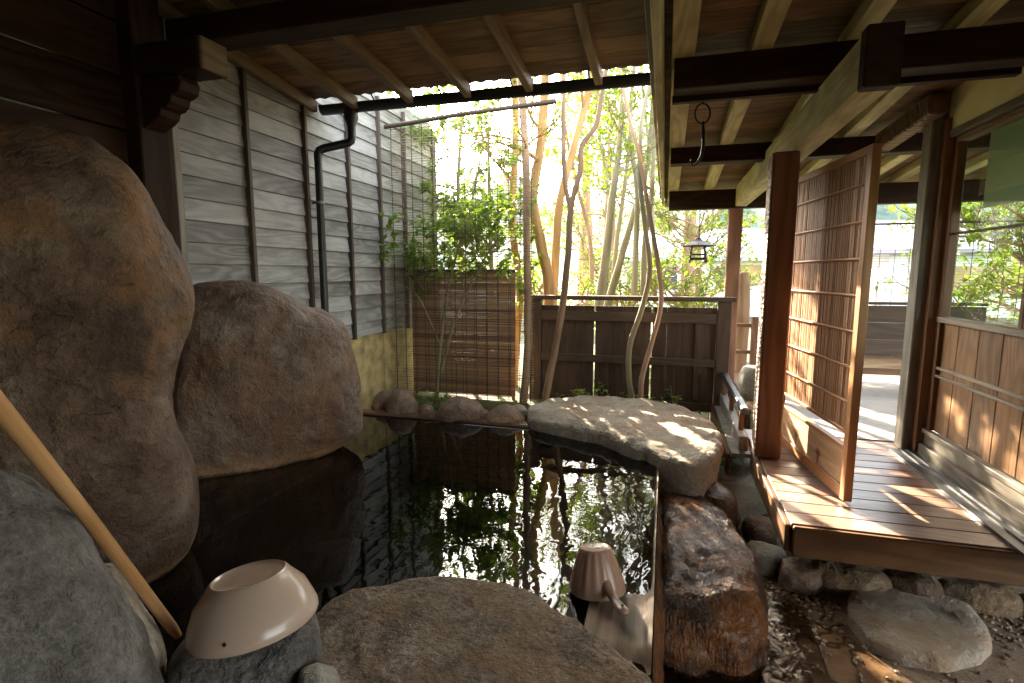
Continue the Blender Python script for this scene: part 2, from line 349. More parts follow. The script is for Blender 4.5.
    def build(s, name, mat, parent=None, smooth=False, bevel=0, origin=None):
        loc = parent['_o'] if parent and '_o' in parent else None
        o0 = V(loc) if loc else (V(origin) if origin is not None else V((0, 0, 0)))
        me = bpy.data.meshes.new(name); me.from_pydata([tuple(V(q)-o0) for q in s.v], [], s.f)
        A = me.attributes.new('gc', 'FLOAT_VECTOR', 'POINT'); A.data.foreach_set('vector', [c for q in s.g for c in q])
        A = me.attributes.new('rnd', 'FLOAT', 'POINT'); A.data.foreach_set('value', s.r)
        if smooth: me.polygons.foreach_set('use_smooth', [True]*len(me.polygons))
        me.update(); me.materials.append(M[mat] if isinstance(mat, str) else mat)
        o = bpy.data.objects.new(name, me); COL.objects.link(o)
        if parent: o.parent = parent; 
        else: o.location = o0
        if smooth and len(me.polygons) < 3000:
            try: me.set_sharp_from_angle(angle=R(50))
            except Exception: pass
        if bevel:
            bm_ = o.modifiers.new('bevel', 'BEVEL'); bm_.width = bevel; bm_.segments = 1; bm_.limit_method = 'ANGLE'; bm_.angle_limit = R(50)
        return o
def tag(o, label=None, cat=None, group=None, kind=None):
    for k_, v_ in (('label', label), ('category', cat), ('group', group), ('kind', kind)):
        if v_: o[k_] = v_
    return o
ROOTS = []
def thing(name, loc, label, cat, group=None):
    o = bpy.data.objects.new(name, None); COL.objects.link(o); o.location = loc; o['_o'] = tuple(loc); o.empty_display_size = .1
    ROOTS.append(o); return tag(o, label, cat, group)
X_, Y_, Z_ = V((1, 0, 0)), V((0, 1, 0)), V((0, 0, 1))
def lin(a, b, k): return [a+(b-a)*i/(k-1) for i in range(k)]
def part(name, mat, par, boxes, bevel=.003):
    q = MB()
    for bx in boxes: q.box(*bx)
    return q.build(name, mat, par, bevel=bevel)

# ------------------------------------------------------------------ rocks
def ico(sub):
    import bmesh
    bm = bmesh.new(); bmesh.ops.create_icosphere(bm, subdivisions=sub, radius=1)
    vs = [v.co.copy() for v in bm.verts]; fs = [tuple(v.index for v in f.verts) for f in bm.faces]; bm.free(); return vs, fs
ICO = {}
def rock(name, outline, plane, depth, mat, label, cat, amp=.02, fr=3.0, sub=5, al=.75, be=.75, center=None, group=None, kind=None, seed=0, lean=0, asym=1.0, ridge=0, parent=None, post=None):
    """outline: world points roughly in the plane ('h' horizontal or 'v' facing the pool); grown into a solid of the given depth"""
    P = [V(p) for p in outline]
    c = V(center) if center is not None else sum(P, V())/len(P)
    if plane == 'h': U, W, Nn = X_, Y_, Z_
    else:
        d = V((c.x-CAM.x, c.y-CAM.y, 0)).normalized(); U, W, Nn = V((d.y, -d.x, 0)), Z_, d
    pol = sorted([(math.atan2((p-c).dot(W), (p-c).dot(U)), math.hypot((p-c).dot(W), (p-c).dot(U))) for p in P])
    K = 240; rad = []
    for i in range(K):
        A = -pi+2*pi*i/K
        j = next((t for t, (a_, _) in enumerate(pol) if a_ > A), 0)
        a1, r1 = pol[j]; a0, r0 = pol[j-1]
        if a0 > a1:
            if A < a1: a0 -= 2*pi
            else: a1 += 2*pi
        x0, y0, x1, y1 = r0*cos(a0), r0*sin(a0), r1*cos(a1), r1*sin(a1)      # ray against the chord
        dx, dy = x1-x0, y1-y0; den = cos(A)*dy-sin(A)*dx
        rad.append((x0*dy-y0*dx)/den if abs(den) > 1e-9 else r0)
    for _ in range(3): rad = [(rad[i-2]+rad[i-1]+2*rad[i]+rad[(i+1) % K]+rad[(i+2) % K])/6 for i in range(K)]
    if sub not in ICO: ICO[sub] = ico(sub)
    vs, fs = ICO[sub]; out = []
    s0 = V((seed*3.7+1.3, seed*1.9, seed*2.3))
    for q in vs:
        a, b, cc = q; rho = math.hypot(a, b); th = math.atan2(b, a)
        t = (th+pi)/(2*pi)*K; i = int(t) % K; fr_ = t-int(t); r = rad[i]*(1-fr_)+rad[(i+1) % K]*fr_
        s_ = rho**al; g_ = math.copysign(abs(cc)**be, cc)
        D = depth*(asym if cc < 0 else 1)
        p = c+(U*cos(th)+W*sin(th))*(r*s_)+Nn*(g_*D)
        nn = (U*a+W*b+Nn*cc)
        h = NZ.fractal(p*fr+s0, 1.0, 2.0, 5)*amp
        h += NZ.fractal(p*fr*3.4+s0*3, 1.0, 2.0, 4)*amp*.28
        if ridge: h += -abs(NZ.noise(p*fr*.8+s0*2))*ridge
        p = p+nn*h
        if post: p = post(p)
        out.append(p)
    zb = min(p.z for p in out); o0 = V((c.x, c.y, zb))
    mb = MB(); mb.v = out; mb.f = fs; mb.g = [V((0, 0, 0))]*len(out); mb.r = [.5]*len(out)
    o = mb.build(name, mat, parent, smooth=True, origin=o0)
    if parent is None: tag(o, label, cat, group, kind)
    return o
def pxv(pts, **k): return [at(u, v, **k) for (u, v) in pts]
def facing(pts, cx, cy_):       # vertical plane through (cx,cy) facing the pool side
    d = V((cx, cy_, 0)).normalized(); out = []
    for (u, v) in pts:
        r = FW+RT*((u-CX)/FPX)+UP*((CY-v)/FPX); t = (V((cx, cy_, 0))-V((CAM.x, CAM.y, 0))).dot(d)/V((r.x, r.y, 0)).dot(d)
        out.append(CAM+r*t)
    return out
# ------------------------------------------------------------------ ground, floor, pool
def sm(a, b, x):
    t = min(1, max(0, (x-a)/(b-a))); return t*t*(3-2*t)
def gh(x, y):
    if y < 3.55 and x < .03: return -.45
    return .28*sm(3.55, 3.8, y)*(1-sm(-.1, .55, x))*(1-sm(8, 14, y))*(1 if x > -6 else 0)+.03*NZ.noise(V((x*2, y*2, 0)))*sm(3.6, 4.2, y)-.01
def axis(lo, hi, st, far): 
    r = []; x = lo
    while x <= hi+1e-6: r.append(x); x += st
    k = st; a = r[0]; b = r[-1]; L = []; H = []
    while b < far: k *= 1.5; a -= k; b += k; L.append(a); H.append(b)
    return L[::-1]+r+H
gx = axis(-3, 3, .06, 900); gy = axis(-1, 9, .06, 900)
q = MB()
for y in gy:
    for x in gx: q.v.append(V((x, y, gh(x, y)))); q.g.append(V((x, y, 0))); q.r.append(.5)
for j in range(len(gy)-1):
    for i in range(len(gx)-1):
        a = j*len(gx)+i; q.f.append((a, a+1, a+1+len(gx), a+len(gx)))
tag(q.build('ground', 'soil', smooth=True), kind='structure')
q = MB(); fx = lin(.0, 2.6, 60); fy = lin(-1.6, 3.75, 110)
for y in fy:
    for x in fx: q.v.append(V((x, y, .035+.018*NZ.noise(V((x*4, y*4, 3)))+.03*sm(1.0, 1.8, x)))); q.g.append(V((x, y, 0))); q.r.append(.5)
for j in range(109):
    for i in range(59): a = j*60+i; q.f.append((a, a+1, a+61, a+60))
tag(q.build('stone_floor', 'floor', smooth=True), kind='structure')
q = MB()
for b in [((-2.6, .3, -.40), (0, 3.6, -.36)), ((-2.6, 3.5, -.36), (-.1, 3.56, .405)), ((-2.6, .3, -.36), (-2.5, 3.5, .40)), ((-2.5, .3, -.36), (-.1, .4, .40)), ((-.10, .3, -.36), (-.02, 3.4, .37))]: q.box(*b)
tag(q.build('pool_basin', 'basin'), kind='structure')
q = MB(); wx = lin(-2.5, -.012, 2); 
q.v = [V((-2.5, .4, .42)), V((-.012, .4, .42)), V((-.012, 3.5, .42)), V((-2.5, 3.5, .42))]; q.g = [V()]*4; q.r = [.5]*4; q.f = [(0, 1, 2, 3)]
tag(q.build('pool_water', 'water'), kind='structure')
q = MB(); q.v = [V((.0, .9, .058)), V((.62, .9, .058)), V((.62, 2.5, .058)), V((.0, 2.5, .058))]; q.g = [V()]*4; q.r = [.5]*4; q.f = [(0, 1, 2, 3)]
tag(q.build('runoff_water', 'stream'), kind='structure')
q = MB(); q.box((-2.44, 3.5, .30), (-.35, 3.62, .437)); tag(q.build('stone_ledge', 'ledge', bevel=.01), 'dark wet ledge along the far edge of the pool, under the row of small stones', 'ledge')
# weir at the right of the pool
t = thing('pool_weir', (-.02, 2.3, 0), 'long wet board the pool water spills over, beside the brown rock mound', 'weir')
q = MB(); 
for i in range(40):
    y0 = 1.38+i*.0445
    for k_, (x0, x1) in enumerate(((-.2, -.105), (-.103, -.045), (-.043, .0))):
        pass
nx, ny = 24, 150
for j in range(ny):
    for i in range(nx):
        x = -.2+.2*i/(nx-1); y = 1.36+1.82*j/(ny-1)
        z = .396+.007*NZ.fractal(V((x*16, y*4, 1)), 1, 2, 4)+.042*sm(1.86, 1.62, y)+.02*sm(-.03, 0, x)-.03*sm(1.45, 1.36, y)-.05*sm(-.13, -.2, x)*sm(1.6, 2.0, y)
        q.v.append(V((x, y, z))); q.g.append(V((y, x, z))); q.r.append(.5)
for j in range(ny-1):
    for i in range(nx-1): a = j*nx+i; q.f.append((a, a+1, a+1+nx, a+nx))
q.build('top_board', 'weir', t, smooth=True)
q = MB(); nz = 20
for j in range(ny):
    for i in range(nz):
        z = .0+.425*i/(nz-1); y = 1.36+1.82*j/(ny-1)
        x = .004+.03*sm(.42, .25, z)+.018*NZ.fractal(V((y*9, z*4, 7)), 1, 2, 4)*sm(.43, .33, z)
        q.v.append(V((x, y, z))); q.g.append(V((z, x, y))); q.r.append(.5)
for j in range(ny-1):
    for i in range(nz-1): a = j*nz+i; q.f.append((a, a+nz, a+1+nz, a+1))
q.build('outer_face', 'wetmound', t, smooth=True)
q = MB(); q.box((-.02, 3.16, .1), (.0, 3.5, .41)); q.box((-.12, 3.0, .1), (-.02, 3.5, .39)); q.build('end_block', 'ledge', t)

# ------------------------------------------------------------------ left wall
t = thing('siding_wall', (-2.45, 3.5, 0), 'weathered grey clapboard wall with dark vertical battens over an ochre plaster base', 'wall')
q = MB(); z = .97; k = 0
while z < 3.05:
    for (ya, yb) in ((2.24, 2.738), (2.741, 3.284), (3.287, 3.809), (3.812, 4.289), (4.292, 4.759), (4.762, 5.40)):
        q.obox(V((-2.46, (ya+yb)/2, z+.06)), Y_, V((cos(.13), 0, sin(.13))), V((-sin(.13), 0, cos(.13))), yb-ya, .018, .128)
    z += .116
q.build('siding_boards', 'siding', t)
for y in (2.74, 3.285, 3.81, 4.29, 4.76): part('batten', 'batten', t, [((-2.455, y-.014, .955), (-2.418, y+.014, 3.0))])
for y in (2.30, 2.76, 3.26, 3.31, 3.79, 3.83, 4.27, 4.32):
    q = MB()
    for k in range(16): q.tube([(-2.452, y, 1.0+.116*k), (-2.4475, y, 1.0+.116*k)], .0035, 6)
    q.build('nail_heads', 'hole', t)
part('edge_trim', 'greytrim', t, [((-2.455, 2.215, .9), (-2.415, 2.255, 2.9))])
part('plaster_base', 'plaster', t, [((-2.60, 1.8, .0), (-2.475, 4.34, .965)), ((-2.60, 4.347, .0), (-2.473, 5.40, .965))])
part('backing', 'darkwall', t, [((-2.60, 1.8, .97), (-2.478, 5.40, 3.0))])
part('end_post', 'batten', t, [((-2.56, 5.402, .0), (-2.43, 5.50, 3.0))])
t = thing('boarded_wall', (-2.45, .2, 0), 'dark brown wall of wide horizontal boards behind the tallest boulder', 'wall')
q = MB(); z = .0
while z < 3.1: q.box((-2.52, -1.7, z+.003), (-2.455+random.uniform(-.004, .004), 2.0, z+.235)); z += .24
q.build('wall_boards', 'darkwall', t, bevel=.004)
part('upright', 'darkbeam', t, [((-2.455, 1.14, 0), (-2.435, 1.19, 3.0))])
t = thing('corner_post', (-2.42, 2.1, 0), 'thick reddish brown post in the dark left corner, carrying a stepped bracket', 'post')
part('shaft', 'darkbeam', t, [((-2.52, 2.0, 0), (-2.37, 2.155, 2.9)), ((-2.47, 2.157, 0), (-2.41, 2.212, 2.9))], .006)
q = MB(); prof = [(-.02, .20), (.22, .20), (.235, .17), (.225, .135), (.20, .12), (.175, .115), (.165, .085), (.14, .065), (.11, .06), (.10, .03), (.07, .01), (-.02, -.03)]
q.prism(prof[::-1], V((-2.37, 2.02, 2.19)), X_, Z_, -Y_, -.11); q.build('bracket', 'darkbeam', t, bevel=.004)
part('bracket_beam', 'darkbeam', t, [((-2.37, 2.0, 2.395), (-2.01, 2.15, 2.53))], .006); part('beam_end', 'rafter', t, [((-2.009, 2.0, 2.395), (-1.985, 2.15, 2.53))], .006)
t = thing('unseen_back_wall', (-.5, -1.7, 0), 'unseen boarded wall added behind the viewer to keep the bath shelter dark', 'wall')  # out of view, added to close off light from behind
q = MB(); z = 0
while z < 3.2: q.box((-2.6, -1.78, z), (3.2, -1.72, z+.235)); z += .24
q.build('wall_boards', 'darkwall', t)

# ------------------------------------------------------------------ left roof
SL = .10
t = thing('shelter_roof', (-1.2, 1.5, 2.6), 'brown lean-to roof over the bath with rafters pointing to the garden', 'roof')
def lz(y): return 2.63+(3.32-y)*SL
q = MB(); y = 3.36
while y > -1.7:
    w_ = random.uniform(.14, .17)
    q.beam((-2.6, y-w_/2, lz(y-w_/2)+.082), (-.02, y-w_/2, lz(y-w_/2)+.082), w_-.004, .014, V((0, SL, 1))); y -= w_
q.build('soffit_boards', 'soffit', t)
q = MB()
nxx, nyy = 130, 2
for j, yy in enumerate((3.44, -1.75)):
    for i in range(nxx):
        x = -2.62+2.62*i/(nxx-1)
        q.v.append(V((x, yy, lz(yy)+.105+.005*sin(x*2*pi/.045*.5)))); q.g.append(V()); q.r.append(.5)
for i in range(nxx-1): q.f.append((i, i+1, nxx+i+1, nxx+i))
q.build('roof_sheet', 'roofing', t).modifiers.new('thick', 'SOLIDIFY').thickness = .004
for x in (-2.42, -2.10, -1.68, -1.27, -.86, -.43, -.06):
    q = MB(); q.beam((x, -1.7, lz(-1.7)+.035), (x, 3.40, lz(3.40)+.035), .045, .075); q.build('rafter', 'rafter', t, bevel=.003)
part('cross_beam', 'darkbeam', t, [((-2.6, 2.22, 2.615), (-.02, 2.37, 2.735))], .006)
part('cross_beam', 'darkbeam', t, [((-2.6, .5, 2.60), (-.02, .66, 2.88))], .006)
t = thing('rain_gutter', (-1.2, 3.4, 2.6), 'black half-round rain gutter along the eave above the pool', 'gutter')
q = MB(); nn = 12; xs = (-2.40, -.11)
for rr in (.05, .044):
    for x in xs:
        for i in range(nn): A = pi+pi*i/(nn-1); q.v.append(V((x, 3.455+rr*cos(A), 2.67+rr*sin(A)*1.15))); q.g.append(V()); q.r.append(.5)
for s in (0, 2*nn):
    for i in range(nn-1): q.f.append((s+i, s+i+1, s+nn+i+1, s+nn+i))
for e in (0, nn): 
    for i in range(nn-1): q.f.append((e+i, e+i+1, 2*nn+e+i+1, 2*nn+e+i))
q.f.append(tuple(range(nn))); q.f.append(tuple(nn+i for i in range(nn)))
for s in (0, nn-1): q.f.append((s, nn+s, 3*nn+s, 2*nn+s))
q.build('trough', 'gutter', t, smooth=True)
for x in (-2.0, -1.5, -1.0, -.5):
    q = MB(); q.tube([(x, 3.40, 2.73), (x, 3.44, 2.725), (x, 3.51, 2.68)], .006, 6); q.build('hanger', 'iron', t)
t = thing('downpipe', (-2.38, 3.4, 1.0), 'black downpipe with a crooked elbow running down the grey clapboard wall', 'downpipe')
q = MB(); q.lathe([(.05, .06), (.05, 0), (.03, -.05), (.03, -.09)], V((-2.17, 3.455, 2.57)), X_, Y_, Z_, 24); q.build('outlet', 'gutter', t, smooth=True)
q = MB(); q.tube([(-2.17, 3.455, 2.50), (-2.17, 3.455, 2.45), (-2.175, 3.452, 2.425), (-2.195, 3.445, 2.41), (-2.33, 3.35, 2.36), (-2.355, 3.335, 2.345), (-2.365, 3.33, 2.32), (-2.365, 3.33, 2.28)], .029, 20); q.build('elbow', 'gutter', t, smooth=True)
q = MB(); q.tube([(-2.365, 3.33, 2.30), (-2.365, 3.33, .45)], .027, 20); q.build('pipe', 'gutter', t, smooth=True)
for z in (1.98, 1.15):
    q = MB(); q.tube([(-2.365, 3.33, z), (-2.365, 3.33, z+.018)], .0305, 20); q.box((-2.43, 3.325, z+.002), (-2.39, 3.335, z+.016)); q.build('clamp', 'greytrim', t)

# ------------------------------------------------------------------ right roof, beams, posts
t = thing('veranda_roof', (1.4, 2.5, 2.3), 'timber veranda roof on the right with tan boards, pale rafters and dark purlins', 'roof')
def rz(y): return 2.578+(2.5-y)*.066
q = MB(); y = 6.75
while y > -1.7:
    w_ = random.uniform(.15, .19); q.beam((-.04, y-w_/2, rz(y-w_/2)+.078), (5.2, y-w_/2, rz(y-w_/2)+.078), w_-.004, .014, V((0, .066, 1))); y -= w_
q.build('soffit_boards', 'soffit', t)
for x in (.045, .40, .80, 1.22, 1.78, 2.06, 2.48, 2.9, 3.4, 3.9, 4.4):
    q = MB(); q.beam((x, -1.7, rz(-1.7)+.034), (x, 6.7, rz(6.7)+.034), .095 if x > .1 else .11, .07); q.build('rafter', 'pale', t, bevel=.004)
for (y, h, zb, x1) in ((2.90, .145, 2.405, 3.0), (4.42, .12, 2.33, 3.0), (5.98, .19, 2.155, 5.2)):
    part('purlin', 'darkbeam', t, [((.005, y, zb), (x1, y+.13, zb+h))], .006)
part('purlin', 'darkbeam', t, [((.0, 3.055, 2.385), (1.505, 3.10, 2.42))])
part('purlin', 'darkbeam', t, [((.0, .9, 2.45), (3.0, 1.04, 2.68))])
part('bargeboard', 'pale', t, [((-.075, -1.7, 2.30), (-.045, 6.78, 2.60))])
part('bargeboard', 'rafter', t, [((-.105, -1.7, 2.42), (-.078, 6.80, 2.66))])
part('eave_board', 'pale', t, [((-.04, 6.74, 2.27), (5.2, 6.77, 2.37))])
q = MB(); q.v = [V((-.1, -1.75, 2.97)), V((5.3, -1.75, 2.97)), V((5.3, 6.85, 2.40)), V((-.1, 6.85, 2.40))]; q.g = [V()]*4; q.r = [.5]*4; q.f = [(0, 1, 2, 3)]
q.build('roof_sheet', 'roofing', t).modifiers.new('thick', 'SOLIDIFY').thickness = .01
t = thing('carrying_beam', (.66, 4.1, 2.17), 'thick pale weathered beam running lengthwise under the veranda roof', 'beam')
q = MB(); q.beam((.752, 2.47, 2.305), (.715, 5.99, 2.275), .115, .215); q.build('timber', 'pale', t, bevel=.01)
q = MB(); q.beam((.753, 2.40, 2.306), (.752, 2.469, 2.306), .125, .225); q.build('beam_end', 'darkbeam', t, bevel=.006)
t = thing('adzed_post', (.65, 3.56, 0), 'reddish post with chiselled scalloped sky-lit face, beside the reed door', 'post')
part('shaft', 'post', t, [((.577, 3.47, .36), (.715, 3.61, 2.19))], .01)
part('scalloped_lit_face', 'scallop_lit', t, [((.568, 3.475, .365), (.5765, 3.605, 2.185))], .002)
part('foot', 'pale', t, [((.60, 3.50, .03), (.69, 3.58, .20))], .008)
t = thing('adzed_post', (.66, 5.98, 0), 'thinner chiselled post beyond the dark fence, by the hanging lantern', 'post')
part('shaft', 'post', t, [((.60, 5.96, .0), (.735, 6.09, 2.155))], .01)
t = thing('house_post', (1.6, 3.97, 0), 'square weathered grey post at the near end of the glazed sliding screen', 'post')
part('shaft', 'greypost', t, [((1.51, 3.9, .352), (1.64, 4.03, 2.60))], .008)
part('jamb', 'sash', t, [((1.56, 3.845, .352), (1.63, 3.897, 2.40))])
q = MB(); q.beam((1.34, 5.2, 2.30), (1.49, 3.8, 2.475), .10, .12); tag(q.build('cambered_beam', 'postadze', bevel=.008), 'rough-hewn slanting beam between the reed door and the grey post', 'beam')
o = COL.objects['cambered_beam']

# ------------------------------------------------------------------ glazed wall at the right
t = thing('sliding_screen', (1.6, 3.0, .35), 'wooden sliding screens with glass above and brown panels below, along the deck', 'sliding door')
part('sill', 'greypost', t, [((1.575, 1.2, .352), (1.70, 3.84, .43)), ((1.60, 1.2, .432), (1.70, 3.84, .50)), ((1.585, 1.2, .502), (1.62, 3.84, .53))])
q = MB(); y = 3.83
while y > 1.2: q.box((1.625, y-.21, .53), (1.64, y-.003, 1.20)); y -= .212
q.build('lower_panel', 'panel', t, bevel=.003)
for z in (.865, .915): part('rail', 'greytrim', t, [((1.605, 1.2, z), (1.628, 3.84, z+.016))])
part('mid_rail', 'greytrim', t, [((1.60, 1.2, 1.20), (1.66, 3.84, 1.235))])
part('stile', 'sash', t, [((1.602, 3.79, .53), (1.65, 3.84, 1.198)), ((1.602, 3.79, 1.238), (1.65, 3.84, 2.285))])
part('top_rail', 'rafter', t, [((1.60, 1.2, 2.25), (1.66, 3.79, 2.285))])
part('lintel', 'greypost', t, [((1.575, 1.2, 2.287), (1.70, 3.84, 2.33))])
for y in (3.04, 2.3): part('muntin', 'sash', t, [((1.61, y, 1.236), (1.65, y+.032, 2.25))])
part('muntin', 'bamboo', t, [((1.62, 1.2, 1.72), (1.64, 3.79, 1.733))])
q = MB(); q.v = [V((1.645, 1.2, 1.236)), V((1.645, 1.2, 2.25)), V((1.645, 3.79, 2.25)), V((1.645, 3.79, 1.236))]; q.g = [V()]*4; q.r = [.5]*4; q.f = [(0, 1, 2, 3)]; q.build('glass_pane', 'glass', t)
part('plaster_panel', 'plaster2', t, [((1.585, 1.2, 2.332), (1.68, 3.895, 2.66))], 0)
q = MB(); q.v = [V((1.76, 1.2, 1.83)), V((1.76, 3.8, 1.87)), V((1.76, 3.8, 2.4)), V((1.76, 1.2, 2.4))]; q.g = [V()]*4; q.r = [.5]*4; q.f = [(0, 1, 2, 3)]
o = q.build('reflection_sheet', 'blind'); o.modifiers.new('thick', 'SOLIDIFY').thickness = .002; tag(o, 'greyish green sheet added behind the glass for its hazy reflection', 'blind')  # sheet added in place of the greenish reflection in the upper glass
part('floor_rail', 'track', t, [((1.44, 1.2, .352), (1.565, 3.9, .366)), ((1.49, 1.2, .366), (1.505, 3.9, .374)), ((1.53, 1.2, .366), (1.545, 3.9, .374))], 0)

# ------------------------------------------------------------------ deck
t = thing('wooden_deck', (1.2, 3.5, 0), 'reddish brown plank deck in front of the sliding screens', 'deck')
q = MB(); y = 2.60
while y < 4.12: q.box((.60, y, .322), (1.62, y+.125, .35), 'x'); y += .13
q.build('planks', 'deck', t, bevel=.003)
q = MB(); y = 3.66
while y < 6.9: q.box((.46, y, .292), (.60, y+.11, .318), 'x'); y += .115
q.build('walkway_planks', 'greytrim', t, bevel=.003)
part('front_board', 'fascia', t, [((.605, 2.572, .20), (3.2, 2.597, .345))], .006)
part('side_board', 'fascia', t, [((.575, 2.60, .21), (.598, 3.65, .34)), ((.43, 3.66, .17), (.455, 6.9, .31))], .004)
for (x, y) in ((1.68, 2.7), (.68, 5), (1.3, 3.4)): part('bearer', 'fascia', t, [((x, y, .03), (x+.09, y+.09, .30))])
pass
part('under_beam', 'darkbeam', t, [((.62, 2.66, .17), (3.2, 2.75, .30))])
q = MB(); y = 4.12
while y < 6.6: q.box((.74, y, .322), (5.0, y+.125, .348), 'x'); y += .13
q.build('inner_floor', 'deck', t)
q = MB(); q.box((.98, 4.10, .353), (4.0, 6.35, .358)); tag(q.build('floor_mat', 'mat'), 'pale grey mat spread on the veranda floor before the bench', 'mat')
# ------------------------------------------------------------------ reed door
t = thing('reed_door', (.85, 3.35, .36), 'open wooden door of vertical brown reeds held by thin rails, standing on the deck', 'door')
a = V((.775, 3.90, 0)); b = V((.915, 2.90, 0)); D = (b-a).normalized(); Nn = V((D.y, -D.x, 0)); LEN = (b-a).length
if Nn.x > 0: Nn = -Nn
def dbox(q, s0, s1, z0, z1, n0, n1, ax='s'):
    c = a+D*(s0+s1)/2+Nn*(n0+n1)/2+Z_*(z0+z1)/2
    if ax == 's': q.obox(c, D, Nn, Z_, s1-s0, abs(n1-n0), z1-z0)
    else: q.obox(c, Z_, D, Nn, z1-z0, s1-s0, abs(n1-n0))
q = MB(); dbox(q, LEN-.05, LEN, .362, 2.09, -.02, .02, 'z'); q.build('stile', 'doorwood', t, bevel=.003)
q = MB(); dbox(q, 0, .045, .362, 2.09, -.02, .02, 'z'); q.build('stile', 'sash', t, bevel=.003)
q = MB(); dbox(q, .046, LEN-.051, 2.05, 2.09, -.018, .018); q.build('top_rail', 'doorwood', t, bevel=.003)
q = MB(); dbox(q, .046, LEN-.051, .362, .43, -.018, .018); dbox(q, .046, LEN-.051, .615, .635, -.018, .018); dbox(q, .046, LEN-.051, .70, .72, -.018, .018); q.build('bottom_rail', 'doorwood', t, bevel=.003)
q = MB(); dbox(q, .046, LEN-.051, .43, .615, -.006, .008); q.build('kick_board', 'kick', t)
q = MB(); s = .05
while s < LEN-.055:
    w_ = random.uniform(.005, .009); dbox(q, s, s+w_-.001, .72, 2.05, -.004+random.uniform(-.002, .002), .004+random.uniform(-.002, .003), 'z'); s += w_
q.build('reed_panel', 'reedv', t)
q = MB(); dbox(q, .046, LEN-.051, .72, 2.05, -.012, -.0075); q.build('backing_board', 'reedv', t)
for i in range(7):
    z = .86+.176*i; q = MB(); q.tube([a+D*.04+Nn*.012+Z_*z, a+D*(LEN-.04)+Nn*.012+Z_*z], .0075, 8); q.build('reed_rail', 'doorwood', t)
def petal(q, s, z, A, L):
    c = a+D*s+Nn*.011+Z_*z; X = D*cos(A)+Z_*sin(A); q.obox(c+X*L*.5, X, Nn, X.cross(Nn), L, .003, L*.28, .3)
q = MB()
for (s, z) in ((.34, .50), (.66, .48)):
    for k in range(5): petal(q, s, z, .4+k*.55, .045)
    petal(q, s, z, -1.6, .06)
q.build('floral_carving', 'panel', t)

# ------------------------------------------------------------------ veranda furniture & far end
t = thing('bench', (2.4, 6.1, .36), 'low wooden bench with a shaped apron at the far end of the veranda', 'bench')
part('seat', 'kick', t, [((1.55, 5.75, .60), (2.28, 6.25, .65)), ((2.285, 5.75, .60), (3.2, 6.25, .65))], .008)
q = MB(); q.prism([(0, 0), (.14, 0), (.20, .035), (.28, .06), (.85, .06), (.93, .035), (1.0, 0), (1.65, 0), (1.65, .12), (0, .12)], V((1.55, 5.78, .475)), X_, Z_, Y_, -.03); q.build('apron', 'sash', t)
for x in (1.57, 2.5, 3.1): part('leg', 'sash', t, [((x, 5.80, .36), (x+.10, 6.2, .475))])
t = thing('parapet', (2.4, 6.4, .35), 'dark boarded parapet standing behind the bench', 'parapet')
q = MB(); z = .62
while z < 1.16: q.box((1.4, 6.42, z), (3.1, 6.45, z+.176)); z += .18
q.build('boards', 'fence', t, bevel=.003); part('cap', 'fence', t, [((1.38, 6.40, 1.165), (3.1, 6.47, 1.195))])
def blind_sheet(t, x0, x1, y, z0, z1, pitch, sth, mat, strings, wob=0):
    q = MB(); z = z0
    while z < z1:
        h = sth*random.uniform(.7, 1.15); dz = random.uniform(-.003, .003)*wob
        q.beam((x0+random.uniform(0, .006), y, z+dz), (x1-random.uniform(0, .006), y, z-dz), .0025, h); z += pitch
    o = q.build('slats', mat, t)
    q = MB()
    for k in range(strings):
        x = x0+.03+(x1-x0-.06)*k/(strings-1); q.box((x-.0018, y-.004, z0), (x+.0018, y+.004, z1), 'z')
    q.build('twine', 'string', t)
t = thing('reed_blind', (2.2, 6.62, 1.1), 'sheer reed blind hung across the far end of the veranda above the bench', 'blind')
blind_sheet(t, 1.2, 3.6, 6.62, .75, 2.0, .028, .0035, 'reedfine', 18)
part('top_rod', 'bamboo', t, [((1.15, 6.61, 2.0), (3.65, 6.63, 2.02))])
q = MB(); q.tube([(2.08, 6.62, 2.02), (2.08, 6.62, 2.27)], .005, 6); q.build('hanging_cord', 'string', t)
# ------------------------------------------------------------------ hook, lantern
t = thing('ceiling_hook', (.145, 3.08, 2.1), 'black iron hook hanging from a ring under the veranda roof', 'hook')
q = MB(); cc = V((.155, 3.078, 2.325)); q.tube([cc+RT*(.04*cos(A))+Z_*(.05*sin(A)) for A in lin(0, 2*pi, 25)], .0045, 8, False); q.build('ring', 'iron', t, smooth=True)
q = MB(); q.tube([cc+RT*x*1.12+Z_*z*1.12 for x, z in ((.004, -.035), (.008, -.08), (.010, -.14), (.004, -.19), (-.015, -.225), (-.035, -.235), (-.045, -.22), (-.044, -.205))], [.006, .009, .009, .008, .007, .006, .005, .003], 8); q.build('hook', 'iron', t, smooth=True)
q = MB(); q.tube([(.155, 3.078, 2.37), (.155, 3.078, 2.39)], .003, 6); q.build('screw_eye', 'iron', t)
t = thing('hanging_lantern', (.34, 6.4, 1.62), 'small black openwork lantern on a chain under the far eave', 'lantern')
q = MB(); c0 = V((.34, 6.4, 0)); q.lathe([(.02, 1.885), (.03, 1.87), (.06, 1.85), (.19, 1.80), (.185, 1.79), (.05, 1.82)], c0, X_, Y_, Z_, 4)
q.build('roof', 'iron', t)
q = MB()
for i in range(4):
    A = pi/4+i*pi/2; B = A+pi/2; q.tube([c0+V((cos(A)*.09, sin(A)*.09, 1.81)), c0+V((cos(A)*.125, sin(A)*.125, 1.61))], .009, 6)
    for (z, r) in ((1.66, .118), (1.70, .11), (1.645, .12)): q.tube([c0+V((cos(A)*r, sin(A)*r, z)), c0+V((cos(B)*r, sin(B)*r, z))], .006, 6)
